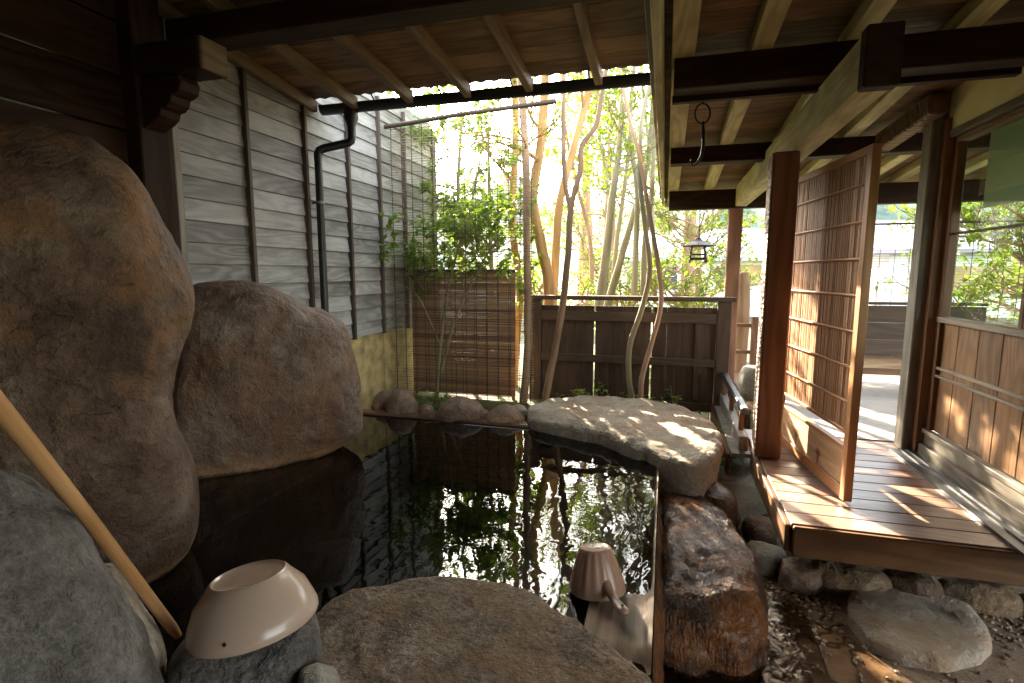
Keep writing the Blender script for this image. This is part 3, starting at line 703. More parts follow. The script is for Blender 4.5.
q.build('frame', 'iron', t)
q = MB(); z = 1.885
while z < 2.3: q.tube([c0+V((0, 0, z)), c0+V((.004, 0, z+.012)), c0+V((0, 0, z+.024))], .006, 6); z += .026
q.build('chain', 'iron', t)

# ------------------------------------------------------------------ fence, railing
t = thing('board_fence', (-.35, 5.0, .2), 'dark brown board fence with a wide cap rail between the bath and the garden', 'fence')
part('cap_rail', 'fence', t, [((-1.27, 4.955, 1.245), (.60, 5.07, 1.285))], .005)
for x, x2 in ((-1.25, -1.14), (.45, .565)): part('post', 'fence', t, [((x, 4.965, .05 if x > 0 else .2), (x2, 5.06, 1.243))], .006)
for z, h in ((1.05, .09), (.66, .07), (.25, .08)): part('rail', 'fence', t, [((-1.138, 4.975, z), (.448, 5.0, z+h))])
q = MB(); x = -1.138; k = 0
while x < .44:
    q.box((x, 5.004, .30), (min(.448, x+.126), 5.025, 1.19)); k += 1; x += .1265 if k not in (4, 8) else .140
q.build('boards', 'fence', t, bevel=.003)
for x in (.27,): part('upright', 'fence', t, [((x, 4.976, .335), (x+.04, 5.001, 1.048))])
t = thing('walkway_railing', (.55, 4.8, .3), 'low pale handrail on short dark balusters along the narrow walkway', 'railing')
q = MB(); q.beam((.53, 3.66, .60), (.53, 6.2, .60), .05, .05); q.build('handrail', 'track', t, bevel=.01)
q = MB(); q.beam((.53, 3.66, .385), (.53, 6.2, .385), .06, .10); q.build('base_rail', 'greytrim', t, bevel=.006)
for y in (3.8, 4.35, 4.9, 5.5): part('baluster', 'sash', t, [((.515, y, .436), (.545, y+.045, .574))])
t = thing('small_fence', (.9, 6.2, .3), 'short brown post-and-rail fence behind the chiselled posts', 'fence')
part('rail', 'sash', t, [((.76, 6.35, .90), (1.35, 6.39, .94)), ((.76, 6.35, .6), (1.35, 6.39, .64))])
for x in (.93, 1.16): part('post', 'sash', t, [((x, 6.30, .0), (x+.08, 6.38, 1.02))], .006)
q = MB(); q.tube([(.86, 6.7, 0), (.87, 6.7, .9), (.865, 6.7, 1.35), (.87, 6.7, 1.5)], [.09, .085, .08, .05], 14, wob=.35); o = q.build('log_stump', 'bark3', smooth=True, origin=(.86, 6.7, 0)); tag(o, 'upright weathered log with a broken top behind the small brown fence', 'log')
q = MB(); q.lathe([(.10, 0), (.14, .05), (.155, .15), (.145, .24), (.12, .29), (.10, .30), (.0, .30)], V((.83, 5.2, .35)), X_, Y_, Z_, 28); o = q.build('stone_jar', 'greenstone', smooth=True, origin=(.83, 5.2, .35)); tag(o, 'squat pale stone jar on the walkway beyond the low handrail', 'jar')
# ------------------------------------------------------------------ blinds by the pool
t = thing('hanging_blind', (-1.75, 4.43, .3), 'sheer reed blind hanging from a bamboo pole in front of the leafy shrub', 'blind')
blind_sheet(t, -2.42, -1.07, 4.43, .36, 2.78, .022, .0042, 'reedfine', 14, 1)
q = MB(); q.tube([(-2.42, 4.38, 2.765), (-1.7, 4.41, 2.83), (-.90, 4.43, 2.87)], .019, 12, wob=.2); tag(q.build('bamboo_pole', 'bamboo', smooth=True, origin=(-1.7, 4.4, 2.8)), 'dark bamboo pole slung across the eave, carrying the sheer blind', 'pole')
t = thing('reed_screen', (-1.85, 4.86, .3), 'dense purplish brown reed screen standing behind the sheer blind', 'screen')
q = MB(); z = .30
while z < 1.50:
    q.beam((-2.44, 4.86, z), (-1.36, 4.86, z+random.uniform(-.004, .004)), .006, .0085); z += .0088
q.build('reeds', 'reed', t)
q = MB(); z = .304
while z < 1.50: q.box((-2.44, 4.866, z), (-1.36, 4.870, z+.0082)); z += .0088
q.build('reed_backing', 'reed', t)
part('top_batten', 'batten', t, [((-2.44, 4.845, 1.50), (-1.36, 4.88, 1.53))])
q = MB()
for k in range(9):
    x = -2.38+k*.122; q.box((x-.002, 4.849, .30), (x+.002, 4.853, 1.5))
q.build('twine', 'string', t)
for x in (-2.43, -1.40): part('stake', 'batten', t, [((x, 4.87, .1), (x+.03, 4.90, 1.499))])
# ------------------------------------------------------------------ boulders and stones
rock('boulder', facing([(-60, 140), (-20, 122), (20, 121), (55, 128), (90, 143), (118, 160), (145, 195), (170, 238), (188, 275), (190, 300), (184, 330), (170, 358), (166, 385), (174, 420), (188, 445), (194, 480), (196, 520), (185, 540), (160, 560), (120, 600), (60, 680), (-60, 760), (-220, 760), (-260, 500), (-230, 250), (-130, 160)], -1.98, 1.38),
     'v', .42, 'boulder1', 'tallest brown boulder, rust-stained at its top, rising to the upper left corner', 'boulder', amp=.022, fr=3.2, sub=6, al=.62, be=.8, seed=1, ridge=.008)
rock('boulder', facing([(172, 345), (174, 310), (184, 290), (205, 283), (235, 281), (258, 283), (290, 296), (322, 309), (345, 326), (354, 348), (358, 380), (363, 412), (366, 430), (330, 452), (280, 475), (200, 500), (150, 480), (150, 420), (162, 380)], -2.12, 2.62),
     'v', .30, 'boulder2', 'large rounded mauve-brown boulder at the pool edge against the grey clapboard wall', 'boulder', amp=.03, fr=3.0, sub=6, al=.6, be=.8, seed=4, ridge=.025)
rock('boulder', facing([(-120, 470), (-60, 465), (0, 478), (40, 492), (75, 522), (105, 560), (130, 605), (152, 650), (170, 700), (190, 800), (60, 900), (-150, 900), (-250, 700), (-200, 520)], -1.22, .70),
     'v', .22, 'boulder3', 'dark pitted grey boulder in the lower left corner under the wooden pole', 'boulder', amp=.02, fr=4, sub=6, al=.6, be=.8, seed=7, ridge=.02)
rock('rim_stone', facing([(105, 560), (125, 580), (145, 612), (163, 640), (168, 660), (150, 690), (100, 690), (90, 600)], -1.27, .86),
     'v', .09, 'palestone', 'thin blue-grey stone edge between the lower left boulder and the water', 'stone', amp=.01, fr=6, sub=4, seed=8)
rock('bowl_stone', facing([(168, 668), (184, 648), (215, 640), (255, 630), (295, 612), (316, 612), (321, 640), (316, 700), (300, 760), (180, 760), (165, 700)], -.98, 1.04),
     'v', .14, 'boulder3', 'rounded brown-grey stone carrying the upturned beige bowl', 'stone', amp=.008, fr=5, sub=5, al=.65, seed=11)
rock('cobble', facing([(296, 690), (300, 675), (318, 669), (338, 674), (344, 690), (330, 705), (305, 705)], -.72, 1.05),
     'v', .05, 'greenstone', 'small smooth grey stone at the bottom edge beside the bowl', 'stone', amp=.004, fr=6, sub=4, seed=12)
rock('flat_slab', pxv([(300, 625), (322, 597), (360, 584), (400, 577), (440, 573), (480, 575), (515, 580), (540, 590), (575, 616), (616, 643), (648, 670), (668, 700), (690, 760), (500, 900), (330, 900), (300, 720)], z=.47),
     'h', .13, 'slab', 'broad rough brown rock slab lying level in the foreground at the near pool edge', 'rock slab', amp=.013, fr=7, sub=6, al=.22, be=.35, center=(-.45, 1.25, .36), seed=13, ridge=.012)
rock('flat_rock', pxv([(526, 412), (545, 404), (575, 401), (610, 402), (650, 405), (690, 414), (714, 428), (722, 448), (716, 466), (696, 474), (668, 472), (648, 462), (640, 447), (600, 440), (565, 433), (530, 426)], z=.45),
     'h', .085, 'palestone', 'long pale boulder in dappled sun at the far right corner of the pool', 'boulder', amp=.026, fr=5, sub=6, al=.3, be=.5, center=(-.2, 3.5, .44), seed=15, ridge=.03, asym=4.2)
rock('mound_rock', [V((x, y, .1)) for x, y in ((0, 3.1), (.12, 3.12), (.28, 3.0), (.36, 2.8), (.42, 2.5), (.45, 2.25), (.42, 2.0), (.32, 1.9), (.15, 1.86), (.0, 1.9), (-.03, 2.3), (-.03, 2.8))],
     'h', .27, 'wetmound', 'wet dark brown mound with mineral ridges where the bath overflows', 'rock', amp=.022, fr=7, sub=6, al=.42, be=.7, center=(.19, 2.5, .08), seed=17, ridge=.03)
rock('mound_rock', [V((.30+.13*cos(A), 3.0+.2*sin(A), .2)) for A in lin(0, 5.8, 12)], 'h', .16, 'wetmound', 'smaller wet brown lump behind the mineral mound', 'rock', amp=.01, fr=6, sub=5, center=(.30, 3.0, .17), seed=18)
rock('stepping_stone', pxv([(848, 592), (858, 580), (890, 577), (930, 582), (968, 598), (990, 622), (994, 640), (978, 652), (945, 656), (905, 650), (870, 634), (850, 612)], z=.10),
     'h', .05, 'palestone', 'flat oval stepping stone with sun stripes on the floor below the deck', 'stepping stone', amp=.007, fr=8, sub=6, al=.2, be=.35, center=(1.03, 2.38, .045), seed=19)
rock('stepping_stone', pxv([(690, 500), (710, 487), (745, 488), (775, 498), (772, 512), (735, 517), (705, 514)], z=.12), 'h', .06, 'greenstone', 'flat grey-green stone tucked behind the mineral mound near the deck corner', 'stepping stone', amp=.006, fr=6, sub=5, al=.35, be=.6, seed=20)
rock('stepping_stone', pxv([(715, 455), (735, 447), (752, 460), (757, 480), (735, 490), (712, 484)], z=.10), 'h', .07, 'greenstone', 'shaded flat stone between the pale boulder and the deck', 'stepping stone', amp=.006, fr=6, sub=5, al=.35, be=.6, seed=21)
# stones along the far rim
for i, (u0, u1, vt, vb, lab, mt) in enumerate([
        (372, 400, 393, 417, 'tan rim stone at the left end of the far row, touching the ochre base', 'boulder2'),
        (384, 419, 391, 419, 'domed brown rim stone, tallest of the far row of pool stones', 'brownstone'),
        (418, 437, 408, 421, 'fist-sized brown pebble between the two domed rim stones', 'brownstone'),
        (436, 486, 400, 424, 'widest dark domed stone in the middle of the far pool rim', 'brownstone'),
        (476, 492, 413, 425, 'tiny pebble leaning on the right of the widest rim stone', 'brownstone'),
        (486, 526, 409, 428, 'flat tan rim stone next to the long pale boulder', 'boulder2'),
        (506, 530, 407, 420, 'small pale stone wedged behind the flat tan rim stone', 'palestone')]):
    yb = 3.66 if i not in (0, 6) else 3.76
    p0 = at(u0, vb, y=yb); p1 = at(u1, vb, y=yb); pt = at((u0+u1)/2, vt, y=yb); cx = (p0.x+p1.x)/2; wd = abs(p1.x-p0.x)/2; hh = pt.z-.37
    rock('rim_pebble' if wd < .08 else 'rim_stone', [V((cx+wd*cos(A), yb, .40+hh*.95*sin(A) if sin(A) > 0 else .40+.09*sin(A))) for A in lin(0, 5.9, 16)], 'v', min(.16, wd*.9), mt, lab, 'stone', amp=.012, fr=6, sub=5, al=.7, be=.8, center=(cx, yb, .42), seed=30+i, group='stones along the far rim of the pool')
# stones under the deck edge
for i, (x, y, z, rx, ry, rz_, mt, lab) in enumerate([
        (.56, 2.98, .10, .10, .14, .10, 'brownstone', 'brown stone under the left edge of the deck next to the wet lump'),
        (.52, 2.75, .08, .09, .10, .09, 'greenstone', 'round grey-green cobble in front of the deck corner'),
        (.66, 2.63, .07, .10, .09, .10, 'brownstone', 'dark rounded stone right below the deck corner'),
        (.86, 2.66, .08, .17, .11, .10, 'slab', 'long tan stone under the front board of the deck'),
        (1.12, 2.68, .08, .12, .10, .09, 'boulder2', 'mauve stone under the front board, second long one from the deck corner'),
        (1.38, 2.66, .07, .16, .10, .10, 'slab', 'wide low stone under the front board, above the oval stepping stone'),
        (1.66, 2.63, .08, .14, .10, .09, 'boulder2', 'rounded stone under the front board at the right edge of the picture'),
        (.43, 3.22, .10, .09, .12, .09, 'greenstone', 'small grey stone behind the wet lump'),
        (.62, 3.30, .06, .10, .12, .08, 'brownstone', 'brown stone in the shade under the deck edge')]):
    rock('kerb_stone', [V((x+rx*cos(A)*(1+.18*sin(3*A+i)), y+ry*sin(A), z)) for A in lin(0, 5.9, 14)], 'h', rz_*.8, mt, lab, 'stone', amp=.015, fr=7, sub=5, al=.6, be=.7, center=(x, y, z), seed=50+i, group='stones bedded under the deck edge')
vs_, fs_ = ico(1); q = MB()
for i in range(800):
    x = random.uniform(.5, 1.9); y = 2.62-abs(random.gauss(0, .16)) if random.random() < .6 else random.uniform(1.9, 2.6)
    if y > 2.7 or math.hypot((x-1.03)/.27, (y-2.38)/.2) < 1: continue
    s_ = random.uniform(.003, .010); A = random.uniform(0, 6.3); i0 = len(q.v); rr_ = random.random()
    z = .037+.018*NZ.noise(V((x*4, y*4, 3)))+.03*sm(1.0, 1.8, x)+s_*.2
    for u_ in vs_: q.v.append(V((x+s_*(u_.x*cos(A)*1.4-u_.y*sin(A)), y+s_*(u_.x*sin(A)*1.4+u_.y*cos(A)), z+s_*.6*u_.z))); q.g.append(u_*1.0); q.r.append(rr_)
    q.f += [tuple(i0+k for k in f_) for f_ in fs_]
tag(q.build('gravel', 'gravel', smooth=True), 'loose grit and small pebbles on the floor along the deck stones', 'gravel', kind='stuff')
rock('submerged_stone', [V((-1.15+.42*cos(A), 1.75+.30*sin(A), .2)) for A in lin(0, 5.9, 14)], 'h', .14, 'under', 'flat greenish step stone under the water near the bowl', 'stone', amp=.01, fr=3, sub=5, al=.4, be=.6, center=(-1.15, 1.75, .20), seed=61)
rock('submerged_stone', [V((-.68+.36*cos(A), 1.84+.17*sin(A), .2)) for A in lin(0, 5.9, 14)], 'h', .12, 'under', 'pale greenish stone under the water behind the foreground slab', 'stone', amp=.01, fr=3, sub=5, al=.4, be=.6, center=(-.68, 1.84, .25), seed=62)
# ------------------------------------------------------------------ bowl, ladle, handle
bz = at(246, 636, y=.99)
ax = V((-.17, .08, 1)).normalized(); bX = ax.cross(Y_).normalized()*1; bY = ax.cross(bX)
t = thing('wash_bowl', (-.93, 1.0, .55), 'beige plastic wash bowl upside down on a rounded stone', 'bowl')
BC = V((-.985, 1.035, .612)); BS = 1.13
prof = [(.1305, -.004), (.1345, -.006), (.1375, 0), (.137, .010), (.131, .028), (.117, .062), (.101, .092), (.092, .103), (.0865, .106), (.0835, .105), (.081, .1025), (.078, .1012), (.04, .1015), (.0, .1015)]
prof = [(r*BS*(.90 if h > .09 else 1), h*BS) for r, h in prof]
q = MB(); q.lathe(prof, BC, bX, bY, ax, 72); q.build('shell', 'bowl', t, smooth=True)
q = MB(); q.lathe([(.146, -.004), (.140, .02), (.118, .06), (.078, .10), (.0, .1)], BC, bX, bY, ax, 48); q.build('inner_wall', 'bowl', t, smooth=True)
hd = (V((0, -1, 0))+V((.35, 0, 0))).normalized(); hd = (hd-ax*hd.dot(ax)).normalized(); q = MB(); q.lathe([(.0042, 0), (.0042, .004)], BC+hd*.149+ax*.0225, ax.cross(hd), ax, hd, 16); q.build('drain_hole', 'hole', t)
t = thing('bath_ladle', (-.2, 1.66, .44), 'pinkish beige ribbed plastic ladle upside down on the weir board, handle towards the viewer', 'ladle')
la = V((-.10, .16, 1)).normalized(); lX = la.cross(Y_).normalized(); lY = la.cross(lX); LC = V((-.185, 1.70, .432)); LS = 1.28
q = MB(); pr = [(.071, 0), (.0735, 0), (.0735, .006), (.068, .03), (.055, .072), (.044, .104), (.040, .110), (.037, .1115), (.034, .1095), (.0, .1085)]
k = 96; pr = [(r*LS, h*LS) for r, h in pr]
for (r, h) in pr:
    for j in range(k):
        A = 2*pi*j/k; rr = r*(1+(.022*sin(A*16) if .01 < h < .135 else 0)); q.v.append(LC+(lX*cos(A)+lY*sin(A))*rr+la*h); q.g.append(V()); q.r.append(.5)
for i in range(len(pr)-1):
    for j in range(k): a = i*k+j; b = i*k+(j+1) % k; q.f.append((a, b, b+k, a+k))
q.build('cup', 'ladle', t, smooth=True)
hdv = (at(622, 614, z=.46)-LC); hdv = (hdv-la*hdv.dot(la)).normalized(); sx = hdv.cross(la).normalized()
q = MB(); pts = [(.052, .045, .013), (.070, .030, .014), (.085, .018, .0135), (.11, .010, .013), (.14, .006, .015), (.16, .004, .0155), (.172, .003, .011), (.176, .003, .004)]; pts = [(s*LS*.93, h*LS, r*1.15) for s, h, r in pts]
q.tube([LC+hdv*s+la*(h+.004) for s, h, r in pts], [r for _, _, r in pts], 20)
for i in range(len(q.v)):   # flatten the handle
    p = q.v[i]; c_ = q.v[i]
    j = i//20; cc = LC+hdv*pts[j][0]+la*(pts[j][1]+.004); dd = p-cc; q.v[i] = cc+dd-la*dd.dot(la)*.45
q.build('handle', 'ladle', t, smooth=True)
q = MB(); q.lathe([(.0055, 0), (.0055, .002)], LC+hdv*.188+la*.0225, sx, hdv, la, 16); q.build('hanging_hole', 'hole', t)
q = MB(); q.tube([at(-60, 335, y=.50), at(0, 408, y=.60), at(90, 520, y=.80), at(172, 628, y=1.0), at(178, 636, y=1.012)], [.0155, .0155, .0145, .0135, .010], 20); o = q.build('wooden_pole', 'handle', smooth=True, origin=at(178, 636, y=1.012)); tag(o, 'long pale wooden pole slanting across the lower left, resting by the bowl stone', 'pole')

# ------------------------------------------------------------------ vegetation
def wander(p, d, L, k, bend, up=.1):
    pts = [p]
    for i in range(k):
        d = (d+V((random.uniform(-1, 1), random.uniform(-1, 1), random.uniform(-1, 1)))*bend+Z_*up).normalized(); p = p+d*(L/k); pts.append(p)
    return pts, d
def spray(qb, ql, p, d, L, r, lvl, leaf, dens, W=.5):
    pts, d2 = wander(p, d, L, 5, .28, .06)
    qb.tube(pts, [r*(1-.13*i) for i in range(len(pts))], 5, False)
    if lvl > 0:
        for i in range(3):
            b = pts[2+i] if i < 3 else pts[-1]; a = (d+V((random.uniform(-1, 1), random.uniform(-1, 1), random.uniform(-.5, .9)))*.9).normalized()
            spray(qb, ql, b, a, L*random.uniform(.5, .75), r*.55, lvl-1, leaf, dens, W)
    else:
        for i in range(dens):
            b = pts[random.randint(1, 5)]+V((random.gauss(0, 1), random.gauss(0, 1), random.gauss(0, .7)))*L*.16
            dd = V((random.uniform(-1, 1), random.uniform(-1, 1), random.uniform(-.7, .35))).normalized(); n_ = (V((random.uniform(-.6, .6), random.uniform(-.6, .6), 1))).normalized()
            ql.leaf(b, dd, n_, leaf*random.uniform(.6, 1.25), leaf*W*random.uniform(.8, 1.1))
def trunkpts(px, y, dy=0):
    k = len(px); P = [at(u, v, y=y+dy*i/(k-1)) for i, (u, v) in enumerate(px)]
    out = []                                        # smooth
    for i in range(k-1):
        p0, p1, p2, p3 = P[max(i-1, 0)], P[i], P[i+1], P[min(i+2, k-1)]
        for s in range(5):
            t = s/5; out.append(.5*((2*p1)+(p2-p0)*t+(2*p0-5*p1+4*p2-p3)*t*t+(3*p1-p0-3*p2+p3)*t**3))
    return out+[P[-1]]
def tree(name, stems, bark, leafm, label, crown, group=None, cat='tree'):
    """stems: (pixel path, y, radius0, radius1); crown: (n sprays per stem, length, levels, leaf size, leaves per twig, start fraction)"""
    base = trunkpts(*stems[0][:2])[0]; t = thing(name, (base.x, base.y, base.z), label, cat, group)
    qt = MB(); qb = MB(); ql = MB()
    for (px, y, r0, r1) in stems:
        P = trunkpts(px, y); qt.tube(P, lin(r0, r1, len(P)), 10, True, .18)
        n_, L, lv, lf, dn, st = crown
        for i in range(n_):
            k_ = int(len(P)*(st+(1-st)*random.random()))-1 if i else len(P)-1; k_ = max(1, min(len(P)-1, k_))
            d = V((random.uniform(-1, 1), random.uniform(-1, 1), random.uniform(-.1, .8))).normalized()
            if i == 0: d = (P[-1]-P[-2]).normalized()
            spray(qb, ql, P[k_], d, L*random.uniform(.7, 1.2), r1*.6, lv, lf, dn)
    qt.build('trunk', bark, t, smooth=True); qb.build('branches', bark, t, smooth=True); ql.build('crown', leafm, t)
    return t
GR = 'slender trees in the garden beyond the fence'
tree('tree', [([(544, 408), (547, 390), (553, 360), (562, 310), (568, 255), (571, 208), (580, 172), (582, 145), (596, 125), (603, 88), (612, 30), (618, -40), (600, -160)], 4.62, .034, .014), ([(571, 212), (565, 180), (563, 120), (564, 88), (560, 30), (548, -60), (540, -160)], 4.63, .022, .014)],
     'bark3', 'leafmid', 'nearest forked tree rising behind the long pale boulder, before the fence', (5, .7, 2, .06, 12, .72))
tree('tree', [([(633, 405), (629, 378), (630, 345), (643, 305), (650, 268), (644, 220), (640, 175), (642, 120), (655, 60), (665, -20), (660, -140)], 4.6, .027, .014)], 'bark1', 'leafmid', 'left stem of the thin bent pair before the fence, greenish grey above', (5, .7, 2, .06, 12, .75))
tree('tree', [([(640, 405), (642, 378), (651, 345), (661, 305), (658, 262), (650, 218), (640, 160), (630, 120), (622, 80), (612, 10), (620, -120)], 4.56, .024, .012)], 'bark3', 'leafmid', 'right, browner stem of the thin bent pair before the fence', (5, .7, 2, .06, 12, .75))
tree('tree', [([(546, 405), (548, 330), (549, 285), (541, 245), (533, 200), (540, 150), (544, 100), (546, 30), (538, -80)], 5.35, .065, .035)], 'bark2', 'leafbright', 'orange-barked twisted tree just left of the nearest forked tree', (6, 1.0, 2, .07, 12, .6))
tree('tree', [([(552, 320), (556, 250), (560, 200), (576, 140), (588, 90), (596, 20), (590, -60)], 5.7, .05, .03)], 'bark2', 'leafbright', 'pale yellow-barked tree leaning right behind the nearest forked tree', (6, 1.0, 2, .07, 12, .6))
tree('tree', [([(523, 410), (528, 340), (527, 260), (526, 170), (521, 80), (518, 10), (530, -80)], 4.75, .04, .028)], 'bark3', 'leafmid', 'straight brown trunk against the right edge of the sheer blind', (5, .8, 2, .06, 12, .75))
tree('tree', [([(512, 410), (516, 340), (520, 290), (512, 220), (516, 120), (508, 20)], 5.5, .05, .03)], 'bark2', 'leafmid', 'tan trunk seen through the right part of the sheer blind', (6, .9, 2, .06, 14, .5))
bgp = [([(598, 310), (605, 262), (612, 200), (617, 165), (622, 110), (625, 40), (620, -60)], 6.2, .055, .02), ([(606, 310), (622, 255), (636, 205), (648, 160), (655, 60)], 6.6, .05, .02), ([(612, 300), (617, 240), (624, 190), (630, 130), (634, 40)], 7.0, .035, .02),
       ([(592, 300), (590, 240), (578, 190), (566, 130), (560, 50)], 7.5, .035, .015), ([(634, 300), (636, 240), (637, 190), (630, 120), (640, 20)], 6.4, .04, .02), ([(643, 300), (645, 240), (652, 190), (654, 100), (650, 0)], 6.8, .04, .02),
       ([(604, 300), (610, 230), (607, 180), (598, 120), (600, 20)], 8.0, .045, .02), ([(655, 300), (652, 200), (648, 140), (640, 60)], 7.6, .035, .015)]
lbl = ['sturdiest grey-green background trunk midway between the forked tree and the thin pair', 'background tree leaning right behind the thin bent pair', 'upright slim background tree beside the sturdiest grey-green trunk', 'thin dark background tree leaning left, right of the forked tree',
       'straight background stem just left of the thin bent pair', 'background stem seen between the thin bent pair', 'far slender tree rising behind the sturdiest grey-green trunk', 'farthest thin tree beside the edge of the veranda roof']
for s_, l_ in zip(bgp, lbl):
    tree('tree', [s_], random.choice(['bark1', 'bark1', 'bark3']), 'leafbright', l_, (6, .9, 2, .085, 8, .4), GR)
# leafy shrub between the blinds
tree('leafy_shrub', [([(436, 398), (440, 350), (446, 300), (455, 260), (470, 210), (480, 160)], 4.62, .016, .008), ([(441, 372), (455, 320), (478, 270), (500, 235)], 4.64, .018, .008), ([(440, 345), (420, 300), (404, 285), (392, 272)], 4.5, .008, .004)],
     'bark1', 'leafmid', 'evergreen shrub with glossy leaves growing between the sheer blind and the brown screen', (7, .36, 2, .10, 5, .5), cat='shrub')
tree('leafy_shrub', [([(470, 390), (468, 320), (462, 250), (458, 190), (462, 120)], 5.25, .03, .015), ([(490, 390), (492, 300), (490, 220), (488, 130)], 5.3, .03, .015)],
     'bark1', 'leafmid', 'tall dense green shrub showing over the brown reed screen', (17, .5, 2, .105, 8, .35), cat='shrub')
tree('potted_sapling', [([(388, 268), (384, 262), (386, 255)], 4.2, .003, .002)], 'bark1', 'leafmid', 'sprig of fresh leaves poking out in front of the clapboard wall', (3, .10, 1, .075, 3, .4), cat='twig')
# low ground plants
def clump(x, y, z, n_, r, leafm, label, name='low_plant', L=.07):
    t = thing(name, (x, y, z), label, 'plant'); qs = MB(); ql = MB()
    for i in range(n_):
        A = random.uniform(0, 6.3); rr = r*math.sqrt(random.random()); p = V((x+rr*cos(A), y+rr*sin(A), z)); h = random.uniform(.05, .22)
        e = p+V((random.uniform(-.05, .05), random.uniform(-.05, .05), h)); qs.tube([p, e], .002, 4, False)
        for k in range(4): ql.leaf(p+(e-p)*random.uniform(.4, 1), V((random.uniform(-1, 1), random.uniform(-1, 1), random.uniform(-.1, .5))).normalized(), Z_, L*random.uniform(.6, 1.2), L*.5)
    qs.build('stems', 'bark1', t); ql.build('foliage', leafm, t)
clump(.30, 4.35, .12, 60, .26, 'leafbright', 'bright green plants on the ground under the right end of the fence')
clump(.42, 3.9, .06, 40, .16, 'leafbright', 'small green plants between the pale boulder and the walkway')
clump(-.3, 4.6, .28, 50, .5, 'leafbright', 'sunlit ground plants at the foot of the thin bent trees')
clump(-1.9, 4.2, .28, 22, .16, 'leafmid', 'small tuft of leaves in front of the sheer blind by the rim stones')
clump(-.4, 5.5, .2, 160, .9, 'leafbright', 'band of ground cover showing beneath the fence', L=.09)
# bushes and distant trees
def bush(x, y, z, R_, H, leafm, label, n_=10, leaf=.09, dn=12, name='garden_bush', group=None, L=.6):
    t = thing(name, (x, y, z), label, 'bush' if 'bush' in name else 'tree', group); qb = MB(); ql = MB(); qt = MB()
    qt.tube([(x, y, z-.1), (x+.03, y, z+H*.35), (x-.02, y, z+H*.7)], [.06*H/2, .045*H/2, .02], 8)
    for i in range(n_):
        A = 6.28*i/n_+random.uniform(-.4, .4); e = random.uniform(.1, 1.2); d = V((cos(A)*cos(e), sin(A)*cos(e), sin(e)*.8)).normalized()
        spray(qb, ql, V((x, y, z+H*random.uniform(.25, .7))), d, R_*L, .02, 2, leaf, dn)
    qt.build('trunk', 'bark3', t, smooth=True); qb.build('branches', 'bark3', t); ql.build('crown', leafm, t)
bush(.15, 7.6, .1, 1.1, 1.6, 'leafbright', 'yellow-green bush left of the hanging lantern', 12)
bush(.5, 9.2, 0, 1.4, 3.2, 'leafbright', 'rounded yellow-green tree close beside the edge of the veranda roof', 20, .10, 9, name='round_tree')
bush(-1.6, 7.2, .1, 1.2, 1.5, 'leafbright', 'yellow-green bush behind the left half of the fence', 12)
bush(-.7, 8.3, 0, 1.2, 1.7, 'leafmaple', 'reddish green bush behind the middle of the fence', 12)
for i, (x, y, H, lb) in enumerate(((-1.0, 9.6, 5.5, 'behind the forked tree, reaching the gutter'), (-4.3, 7.2, 5.0, 'at the far left behind the sheer blind'), (.4, 11, 6.0, 'right beside the edge of the veranda roof'), (-6.3, 10.5, 6.5, 'far behind the left part of the sheer blind'), (-1.9, 13, 7.0, 'behind the orange-barked tree, farthest of all'))):
    bush(x, y, 0, 1.7 if i < 5 else .9, H, 'leafbright' if i % 2 == 0 else 'leafmid', 'light-leaved garden tree '+lb, 19, .13, 9, 'broadleaf_tree', 'light-leaved trees at the back of the garden', .62)
for i, (x, y, H, lb) in enumerate(((3.7, 6.9, 3.2, 'maple seen through the near window pane'), (5.2, 8.0, 3.4, 'maple seen through the window at the right edge'), (4.5, 7.2, 2.0, 'low maple below the others behind the window'))):
    bush(x, y, .1, 1.5, H, 'leafmaple' if i == 1 else 'leafbright', 'yellow-green '+lb, 30, .10, 14, 'maple_tree', None, .6)
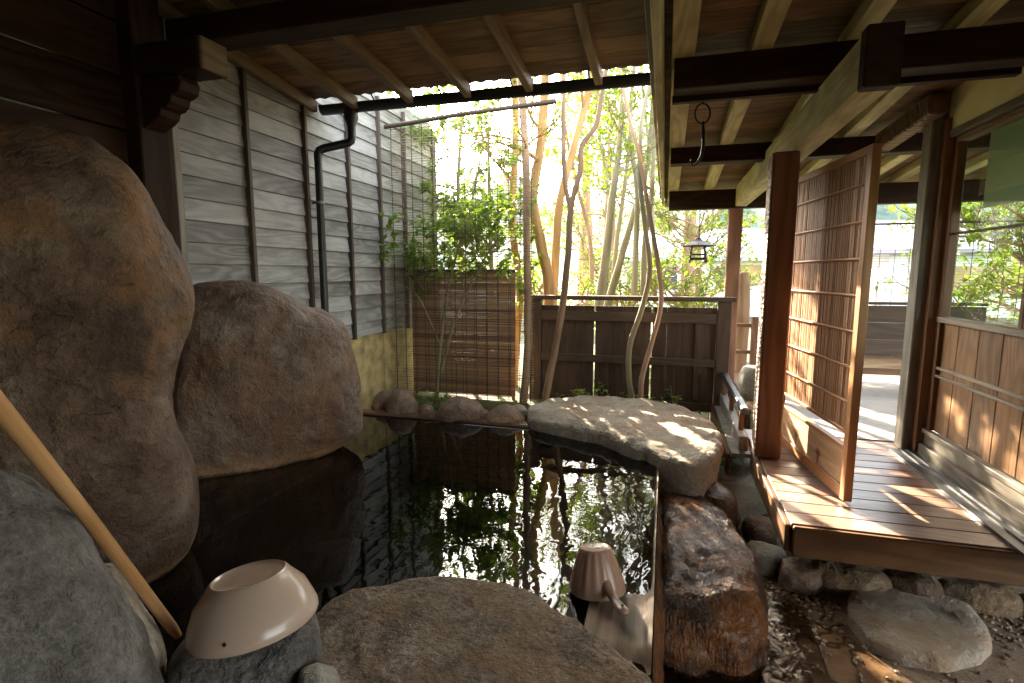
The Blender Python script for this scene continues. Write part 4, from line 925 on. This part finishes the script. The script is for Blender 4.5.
# ------------------------------------------------------------------ beyond the garden
def house(name, x0, x1, y0, d, z1, zr, roofm, label, wins, win_mat='window', over=.6):
    t = thing(name, ((x0+x1)/2, y0, 0), label, 'building')
    part('wall', 'white', t, [((x0, y0, -.4), (x1, y0+d, z1))], 0)
    q = MB(); q.prism([(-over, -.05), (d+over, -.05), (d+over, .08), (d/2, zr-z1), (-over, .08)], V((x0-over, y0, z1)), Y_, Z_, X_, (x1-x0)+2*over); q.build('roof', roofm, t)
    for (a, b, c, e, mt) in wins:
        f = part('window', mt, t, [((a, y0-.05, c), (b, y0-.003, e))], 0); part('frame', 'white', f, [((a-.06, y0-.07, c-.06), (b+.06, y0-.052, c)), (((a+b)/2-.03, y0-.07, c), ((a+b)/2+.03, y0-.052, e))], 0)
house('white_house', -1.5, 5.6, 20, 6, 1.95, 3.2, 'whiteroof', 'long low white building with a pale metal roof beyond the lantern', [(1.7, 2.3, .9, 1.75, 'window'), (2.35, 4.0, 1.1, 1.75, 'orange'), (4.1, 5.0, .9, 1.75, 'window'), (-.8, .4, .9, 1.7, 'window')])
house('white_house', 7.6, 16, 22, 7, 2.2, 3.6, 'purple', 'white building with a mauve roof seen through the far reed blind', [(9.5, 11.5, .8, 1.7, 'orange'), (12, 13, .8, 1.7, 'window')])
house('white_house', -16, -6, 16, 7, 3.6, 5.2, 'purple', 'tall pale house with a mauve roof seen left through the sheer blind', [(-12, -10.5, 2.0, 3.2, 'window'), (-9, -8, 2.0, 3.2, 'window')])
t = thing('white_tower', (2.8, 60, 0), 'tall white block rising behind the lantern under the eave', 'building')
part('wall', 'white', t, [((1.2, 60, 0), (5.0, 66, 14))], 0)
part('corner_strip', 'whiteroof', t, [((1.6, 59.9, 0), (1.8, 59.99, 14)), ((4.3, 59.9, 0), (4.5, 59.99, 14))], 0)
q = MB(); NXh, NYh = 90, 14
for j in range(NYh):
    for i in range(NXh):
        x = -260+520*i/(NXh-1); y = 95+150*j/(NYh-1); hh = (26+13*NZ.noise(V((x*.012, 3, 0)))+5*NZ.noise(V((x*.06, 1, 0)))+2*NZ.noise(V((x*.3, y*.3, 0))))*sm(0, 1, j/(NYh-1)*1.6)
        q.v.append(V((x, y, hh-.5))); q.g.append(V()); q.r.append(.5)
for j in range(NYh-1):
    for i in range(NXh-1): a = j*NXh+i; q.f.append((a, a+1, a+1+NXh, a+NXh))
tag(q.build('hills', 'hill', smooth=True), kind='structure')
for o in ROOTS: del o['_o']
